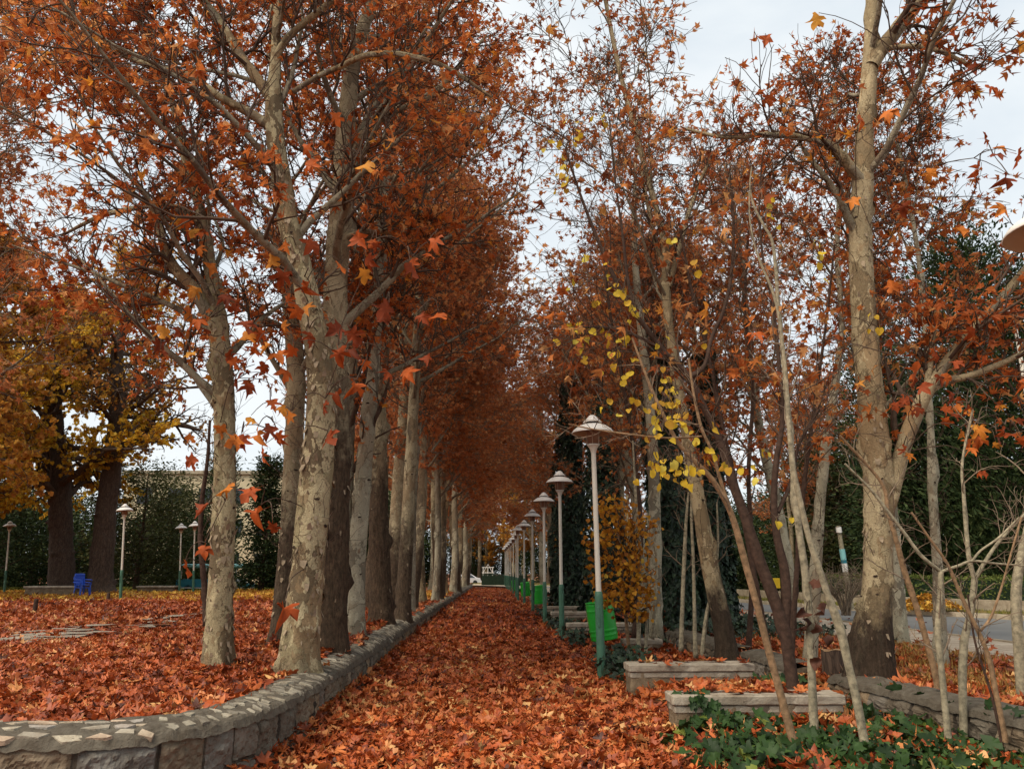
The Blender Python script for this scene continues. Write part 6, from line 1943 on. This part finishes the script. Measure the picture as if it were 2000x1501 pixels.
# path
mb = MB()
for y0, y1, d, s, pr in ((4.2, 9, 360, 0.108, LP_HI), (9, 18, 230, 0.118, LP_HI), (18, 38, 75, 0.18, LP_LO), (38, 73, 40, 0.24, LP_LO)):
    n = int((y1 - y0) * 3.7 * d)
    x, y = rng.uniform(-1.85, 1.85, n), rng.uniform(y0, y1, n)
    k = (x > np.interp(y, [p[1] for p in WALL_OUT[5:]], [p[0] for p in WALL_OUT[5:]]) - 0.02)
    edge = np.clip(0.14 - np.abs(x[k] - np.interp(y[k], [p[1] for p in WALL_OUT[5:]], [p[0] for p in WALL_OUT[5:]])) * 0.5, 0, 1) * 0.8
    litter(mb, rng, x[k], y[k], 0.02 + edge, s, pr)
n = 900
x, y = rng.uniform(-3.4, -1.8, n), rng.uniform(4.2, 5.3, n)
litter(mb, rng, x, y, 0.0 * x, 0.145, LP_HI)
tag(mb.build('path_leaf_litter', M['litter'], smooth=True), kind='stuff')

# left field
mb = MB()
for y0, y1, d, s, pr in ((5.5, 11, 310, 0.11, LP_HI), (11, 18, 160, 0.123, LP_LO), (18, 32, 52, 0.19, LP_LO), (32, 47, 26, 0.25, LP_LO)):
    x1 = -0.78 * y1 - 3.5
    n = int((y1 - y0) * (-2 - x1) * d)
    x, y = rng.uniform(x1, -2.0, n), rng.uniform(y0, y1, n)
    inner = np.interp(y, [5.7, 5.76, 5.95, 6.22, 6.6, 7.1, 80], [-3.2, -2.84, -2.48, -2.26, -2.14, -2.10, -2.1])
    k = (x < inner + 0.04) & (y > left_edge_y(x) + 0.12)
    p3 = np.stack([x, y, y * 0 + 0.4], -1)
    k &= in_view(p3)
    # thin cover on the stone footway
    px = 1000 + F * ((p3 - CAM) @ RGT) / ((p3 - CAM) @ FWD)
    py = 750.5 - F * ((p3 - CAM) @ UPV) / ((p3 - CAM) @ FWD)
    t_ = np.clip((px - 30) / 370, 0, 1)
    onpath = (np.abs(py - (1243 - 45 * t_ ** 1.6)) < 11) & (px < 410) & (px > -30)
    k &= ~onpath | (rng.random(n) < 0.4)
    gold_ = rng.random(n) < np.clip((y - 29) / 7, 0, 0.85)
    bare = rng.random(n) < np.clip((vnoise(np.stack([x * 0.35, y * 0.35, x * 0 + 4], -1)) - 0.35) * 1.5, 0, 0.5) * (y > 13)
    k &= ~bare
    x, y, g_ = x[k], y[k], gold_[k]
    heap = np.clip(0.07 - (inner[k] - x) * 0.12, 0, 0.1) if len(x) else 0
    for bx, by in ((-3.24, 9.64), (-2.16, 8.63), (-2.14, 10.6), (-3.26, 12.4), (-2.28, 13.3)):
        heap = heap + 0.09 * np.exp(-((x - bx) ** 2 + (y - by) ** 2) / 0.14)
    litter(mb, rng, x[~g_], y[~g_], (zl(x, y) + heap)[~g_], s, pr, 0.5, mat=0)
    litter(mb, rng, x[g_], y[g_], (zl(x, y) + heap)[g_], s, pr, 0.5, mat=1)
tag(mb.build('field_leaf_litter', [M['litter'], M['litter_gold']], smooth=True), kind='stuff')

# planted strip, bank and pavement on the right
mb = MB()
for y0, y1, d, s, pr in ((4.2, 10, 120, 0.145, LP_HI), (10, 20, 95, 0.15, LP_HI), (20, 45, 35, 0.2, LP_LO)):
    n = int((y1 - y0) * 2.2 * d)
    x, y = rng.uniform(1.6, 3.9, n), rng.uniform(y0, y1, n)
    k = x < rwx(y) - 0.02
    pile = 0.10 * np.exp(-((y - 8.9) / 1.2) ** 2) + 0.05
    litter(mb, rng, x[k], y[k], 0.0 + 0.05 * (x[k] > 1.8) + pile[k] * np.clip((x[k] - 1.7) * 2, 0, 1), s, pr, 0.6)
for y0, y1, d, s in ((4.0, 12, 105, 0.14), (12, 24, 55, 0.16), (24, 40, 20, 0.2)):
    n = int((y1 - y0) * 6 * d)
    x, y = rng.uniform(3.4, 9.4, n), rng.uniform(y0, y1, n)
    sx = np.interp(y, sideP[:80, 1], sideP[:80, 0])
    fall = np.clip(1.0 - (x - sx + 1.0) / 1.6, 0, 1) ** 1.5
    k = (x > rwx(y) + 0.08) & (rng.random(n) < np.clip(fall, 0.05, 1)) & (x < sx + 2.3)
    litter(mb, rng, x[k], y[k], np.where(x < sx, zr(x, y), 0.285)[k], s, LP_LO if y0 > 11 else LP_HI, 0.45, dz=0.03)
# strays on the wall tops, the parapets and the road
n = 420
y = rng.uniform(6, 40, n) ** 1.0
x = -np.interp(y, [5, 9, 71], [2.1, 2.05, 2.0]) + rng.normal(0, 0.09, n)
k = vnoise(np.stack([y * 0.9, y * 0, y * 0], -1)) > -0.1
litter(mb, rng, x[k], y[k], np.full(k.sum(), 0.46), 0.14, LP_HI, 0.3, dz=0.02)
n = 46
x, y = rng.uniform(1.8, 3.2, n), np.where(rng.random(n) < 0.6, 7.78, 10.0) + rng.normal(0, 0.07, n)
litter(mb, rng, x, y, np.where(y < 9, 0.375, 0.41), 0.12, LP_HI, 0.3, dz=0.01)
n = 40
x, y = rng.uniform(9.8, 13, n), rng.uniform(10, 30, n)
litter(mb, rng, x, y, np.full(n, 0.15), 0.13, LP_LO, 0.2, dz=0.01)
tag(mb.build('strip_leaf_litter', M['litter'], smooth=True), kind='stuff')

# leaf heap on the verge across the road
g = P(1810, 1170, 25)
mb = MB()
n = 500
a = rng.random(n) * 2 * pi
r = np.sqrt(rng.random(n)) * 0.75
x, y = g[0] + r * np.cos(a) * 1.4, g[1] + r * np.sin(a)
litter(mb, rng, x, y, 0.3 + 0.42 * (1 - (r / 0.75) ** 1.5), 0.16, LP_LO, 0.6)
tag(mb.build('leaf_heap', M['litter_gold']), kind='stuff')

# ------------------------------------------------------------------ ivy and grass on the ground
def ivy_patch(name, pts, n, size, zbase, mat='ivy', seed=1, stemh=0.12, up=0.7):
    rng = np.random.default_rng(seed)
    P_, Sg = np.array([p[:2] for p in pts]), np.array([p[2:4] for p in pts])
    wgt = np.array([p[4] for p in pts])
    k = rng.choice(len(pts), n, p=wgt / wgt.sum())
    xy = P_[k] + rng.normal(0, 1, (n, 2)) * Sg[k]
    keep = xy[:, 0] > 1.45
    xy = xy[keep]
    n = len(xy)
    z = zbase(xy[:, 0], xy[:, 1]) + stemh * rng.random(n) + 0.05 * vnoise(np.c_[xy * 2.5, xy[:, 0] * 0]) + 0.03
    pos = np.c_[xy, z]
    a = rng.random(n) * 2 * pi
    ax = np.c_[np.cos(a), np.sin(a) - 0.35, rng.normal(-0.35, 0.3, n)]
    nr = rng.normal(0, 0.5, (n, 3)) + np.array([0, -0.45, up])
    mb = MB()
    put_leaves(mb, pos, ax, nr, size * rng.uniform(0.55, 1.2, n), LP_IVY, rng)
    s = np.c_[xy + rng.normal(0, 0.03, (n, 2)), z - stemh - 0.05]
    mb.tubes(np.stack([s, (s + pos) / 2 + rng.normal(0, 0.015, (n, 3)), pos], 1), np.full((n, 3), 0.0028), 3, mat=1)
    return tag(mb.build(name, [M[mat], M['stem_dark']]), kind='stuff')


zstrip = lambda x, y: np.where(x > rwx(y), 0.30, 0.06)
ivy_patch('ground_ivy', [(2.1, 6.3, 0.28, 0.45, 1.1), (2.9, 6.1, 0.4, 0.4, 1.6), (3.6, 6.2, 0.3, 0.45, 1.4), (2.1, 7.35, 0.16, 0.14, 0.5), (3.0, 7.2, 0.35, 0.3, 0.6), (3.5, 8.0, 0.14, 0.35, 0.8), (3.3, 9.4, 0.12, 0.3, 0.4), (2.6, 5.2, 0.5, 0.4, 0.8), (3.9, 5.3, 0.3, 0.4, 0.8)], 2100, 0.125, zstrip, 'ivy', 4)
ivy_patch('dark_ground_ivy', [(1.9, 11.6, 0.18, 0.4, 1.0), (2.1, 13.0, 0.2, 0.4, 0.6), (1.9, 16.5, 0.25, 0.6, 0.8), (1.85, 20.5, 0.25, 1.0, 1.0), (1.8, 25, 0.2, 1.5, 1.0), (4.4, 15.8, 0.5, 0.8, 2.5), (5.4, 15.5, 0.6, 0.9, 2.2), (4.9, 17.5, 0.9, 0.8, 2.0), (3.2, 19, 0.5, 1.0, 1.0), (3.0, 26.0, 0.6, 1.2, 1.0)], 2600, 0.12, zstrip, 'dark_ivy', 5, 0.22)
# climbing strand over the nearest parapet
rng = np.random.default_rng(66)
n = 46
u = rng.random(n)
pos = np.c_[2.05 + 0.10 * np.sin(u * 5) + rng.normal(0, 0.06, n), 7.57 - 0.06 * (1 - u) + (u > 0.85) * 0.12, 0.06 + 0.36 * u]
mb = MB()
put_leaves(mb, pos, np.c_[rng.normal(0, 0.5, n), np.full(n, -0.3), np.full(n, -0.8)], np.c_[rng.normal(0, 0.3, n), np.full(n, -1.0), np.full(n, 0.4)], rng.uniform(0.06, 0.11, n), LP_IVY, rng)
pos = np.c_[3.3 + rng.normal(0, 0.1, n), 8.4 + u * 1.4, 0.1 + 0.22 * np.sin(u * 3) + rng.normal(0, 0.04, n)]
put_leaves(mb, pos, np.c_[rng.normal(0, 0.5, n), np.full(n, -0.5), np.full(n, -0.6)], np.c_[rng.normal(0, 0.3, n), np.full(n, -1.0), np.full(n, 0.6)], rng.uniform(0.06, 0.11, n), LP_IVY, rng)
tag(mb.build('trailing_ivy', M['ivy']), kind='stuff')


def blades(name, x, y, z, h, matn, rng, lean=0.35, w=0.006):
    n = len(x)
    a = rng.random(n) * 2 * pi
    d = np.c_[np.cos(a), np.sin(a)] * lean * rng.random((n, 1))
    hh = h * rng.uniform(0.5, 1.2, n)
    b = np.c_[x, y, z]
    t = np.c_[np.cos(a + 1.57), np.sin(a + 1.57), np.zeros(n)] * w
    m = b + np.c_[d * hh[:, None] * 0.4, hh * 0.6]
    tip = b + np.c_[d * hh[:, None] * 1.3, hh]
    V = np.stack([b - t, b + t, m + t * 0.7, m - t * 0.7, tip], 1).reshape(-1, 3)
    k = np.arange(n)[:, None] * 5
    mb = MB()
    r = rng.random(n)
    mb.add(V, k + np.array([[0, 1, 2, 3]]), r)
    mb.add(V, k + np.array([[3, 2, 4]]), r)
    return tag(mb.build(name, M[matn]), kind='stuff')


n = 9000
x, y = rng.uniform(4.6, 7.0, n), rng.uniform(7.5, 15, n)
k = vnoise(np.c_[x * 1.1, y * 1.1, x * 0]) > -0.05
blades('dry_grass', x[k], y[k], zr(x[k], y[k]) - 0.02, 0.14, 'drygrass', rng, 0.7)
n = 9000
i = rng.random(n) * 70
A_ = vergeA
i0 = i.astype(int)
f = rng.random(n)[:, None]
xy = A_[i0 + 12] * (1 - f) + vergeB[i0 + 12] * f + rng.normal(0, 0.25, (n, 2))
blades('verge_grass', xy[:, 0], xy[:, 1], np.full(n, 0.28), 0.10, 'grassblade', rng, 0.6, 0.012)
n = 12000
x, y = rng.uniform(-34, -5, n), rng.uniform(47, 72, n)
blades('lawn_grass', x, y, np.full(n, 0.39), 0.14, 'grassblade', rng, 0.5, 0.035)
# spiky pale plant left of the first planter, and dry weeds at right
g = G(92, 1150, 0.36)
t = thing('spiky_plant', 'pale green spiky rosette plant left behind the long planter', 'plant', (g[0], g[1] + 2, 0.3))
mb = MB()
for k in range(60):
    a = k * 2.4
    e = rng.uniform(0.3, 1.3)
    d = np.array([cos(a) * cos(e), sin(a) * cos(e), sin(e)])
    L_ = rng.uniform(0.6, 1.0)
    s = np.cross(d, (0, 0, 1.0))
    s = s / np.linalg.norm(s) * 0.03
    mb.add([-s, s, d * L_ * 0.6 + s, d * L_ * 0.6 - s, d * L_ - np.array([0, 0, 0.12])], [(0, 1, 2, 3)], rng.random())
    mb.add([d * L_ * 0.6 - s, d * L_ * 0.6 + s, d * L_ - np.array([0, 0, 0.12])], [(0, 1, 2)], rng.random())
mb.build('blades', M['grassblade'], t, smooth=False)

# ------------------------------------------------------------------ sky, sun, camera
w = bpy.data.worlds.new('World')
SC.world = w
w.use_nodes = True
nt = w.node_tree
nt.nodes.clear()
out = nt.nodes.new('ShaderNodeOutputWorld')
bg = nt.nodes.new('ShaderNodeBackground')
SUN_EL, SUN_AZ = radians(52), radians(-125)          # azimuth measured from +y towards +x
sky = nt.nodes.new('ShaderNodeTexSky')
sky.sky_type = 'NISHITA'
sky.sun_disc = False
sky.sun_elevation = SUN_EL
sky.sun_rotation = SUN_AZ
sky.dust_density = 2.5
tc = nt.nodes.new('ShaderNodeTexCoord')
mp = nt.nodes.new('ShaderNodeMapping')
mp.inputs['Scale'].default_value = (1, 1, 2.2)
nt.links.new(tc.outputs['Generated'], mp.inputs[0])
n1 = nd(nt, 'ShaderNodeTexNoise', i_Scale=2.2, i_Detail=6.0, i_Roughness=0.55, i_Distortion=0.4)
nt.links.new(mp.outputs[0], n1.inputs['Vector'])
cl = ramp(nt, n1.outputs[0], [(0.34, (5.2, 5.75, 6.2)), (0.50, (6.2, 6.6, 6.8)), (0.68, (7.0, 7.2, 7.2))])
mx = mixc(nt, 0.90, sky.outputs[0], cl)
nt.links.new(mx, bg.inputs[0])
bg.inputs[1].default_value = 0.05
nt.links.new(bg.outputs[0], out.inputs[0])

sd = bpy.data.lights.new('sun', 'SUN')
sd.energy = 1.5
sd.angle = radians(45)
sd.color = (1.0, 0.87, 0.70)
so = bpy.data.objects.new('sun', sd)
COL.objects.link(so)
from mathutils import Vector, Matrix
dirv = Vector((sin(SUN_AZ) * cos(SUN_EL), cos(SUN_AZ) * cos(SUN_EL), sin(SUN_EL)))
so.rotation_euler = dirv.to_track_quat('Z', 'Y').to_euler()

cam = bpy.data.cameras.new('camera')
cam.sensor_width = 36
cam.sensor_fit = 'HORIZONTAL'
cam.lens = F / 2000 * 36
cam.clip_start = 0.05
cam.clip_end = 2000
co = bpy.data.objects.new('camera', cam)
COL.objects.link(co)
co.matrix_world = Matrix(((RGT[0], UPV[0], -FWD[0], CAM[0]), (RGT[1], UPV[1], -FWD[1], CAM[1]), (RGT[2], UPV[2], -FWD[2], CAM[2]), (0, 0, 0, 1)))
SC.camera = co
SC.view_settings.view_transform = 'Standard'
SC.view_settings.look = 'None'
SC.view_settings.exposure = 1.6
SC.view_settings.gamma = 1.0
SC.cycles.max_bounces = 8
SC.cycles.diffuse_bounces = 6
SC.cycles.transmission_bounces = 4
SC.cycles.use_denoising = True
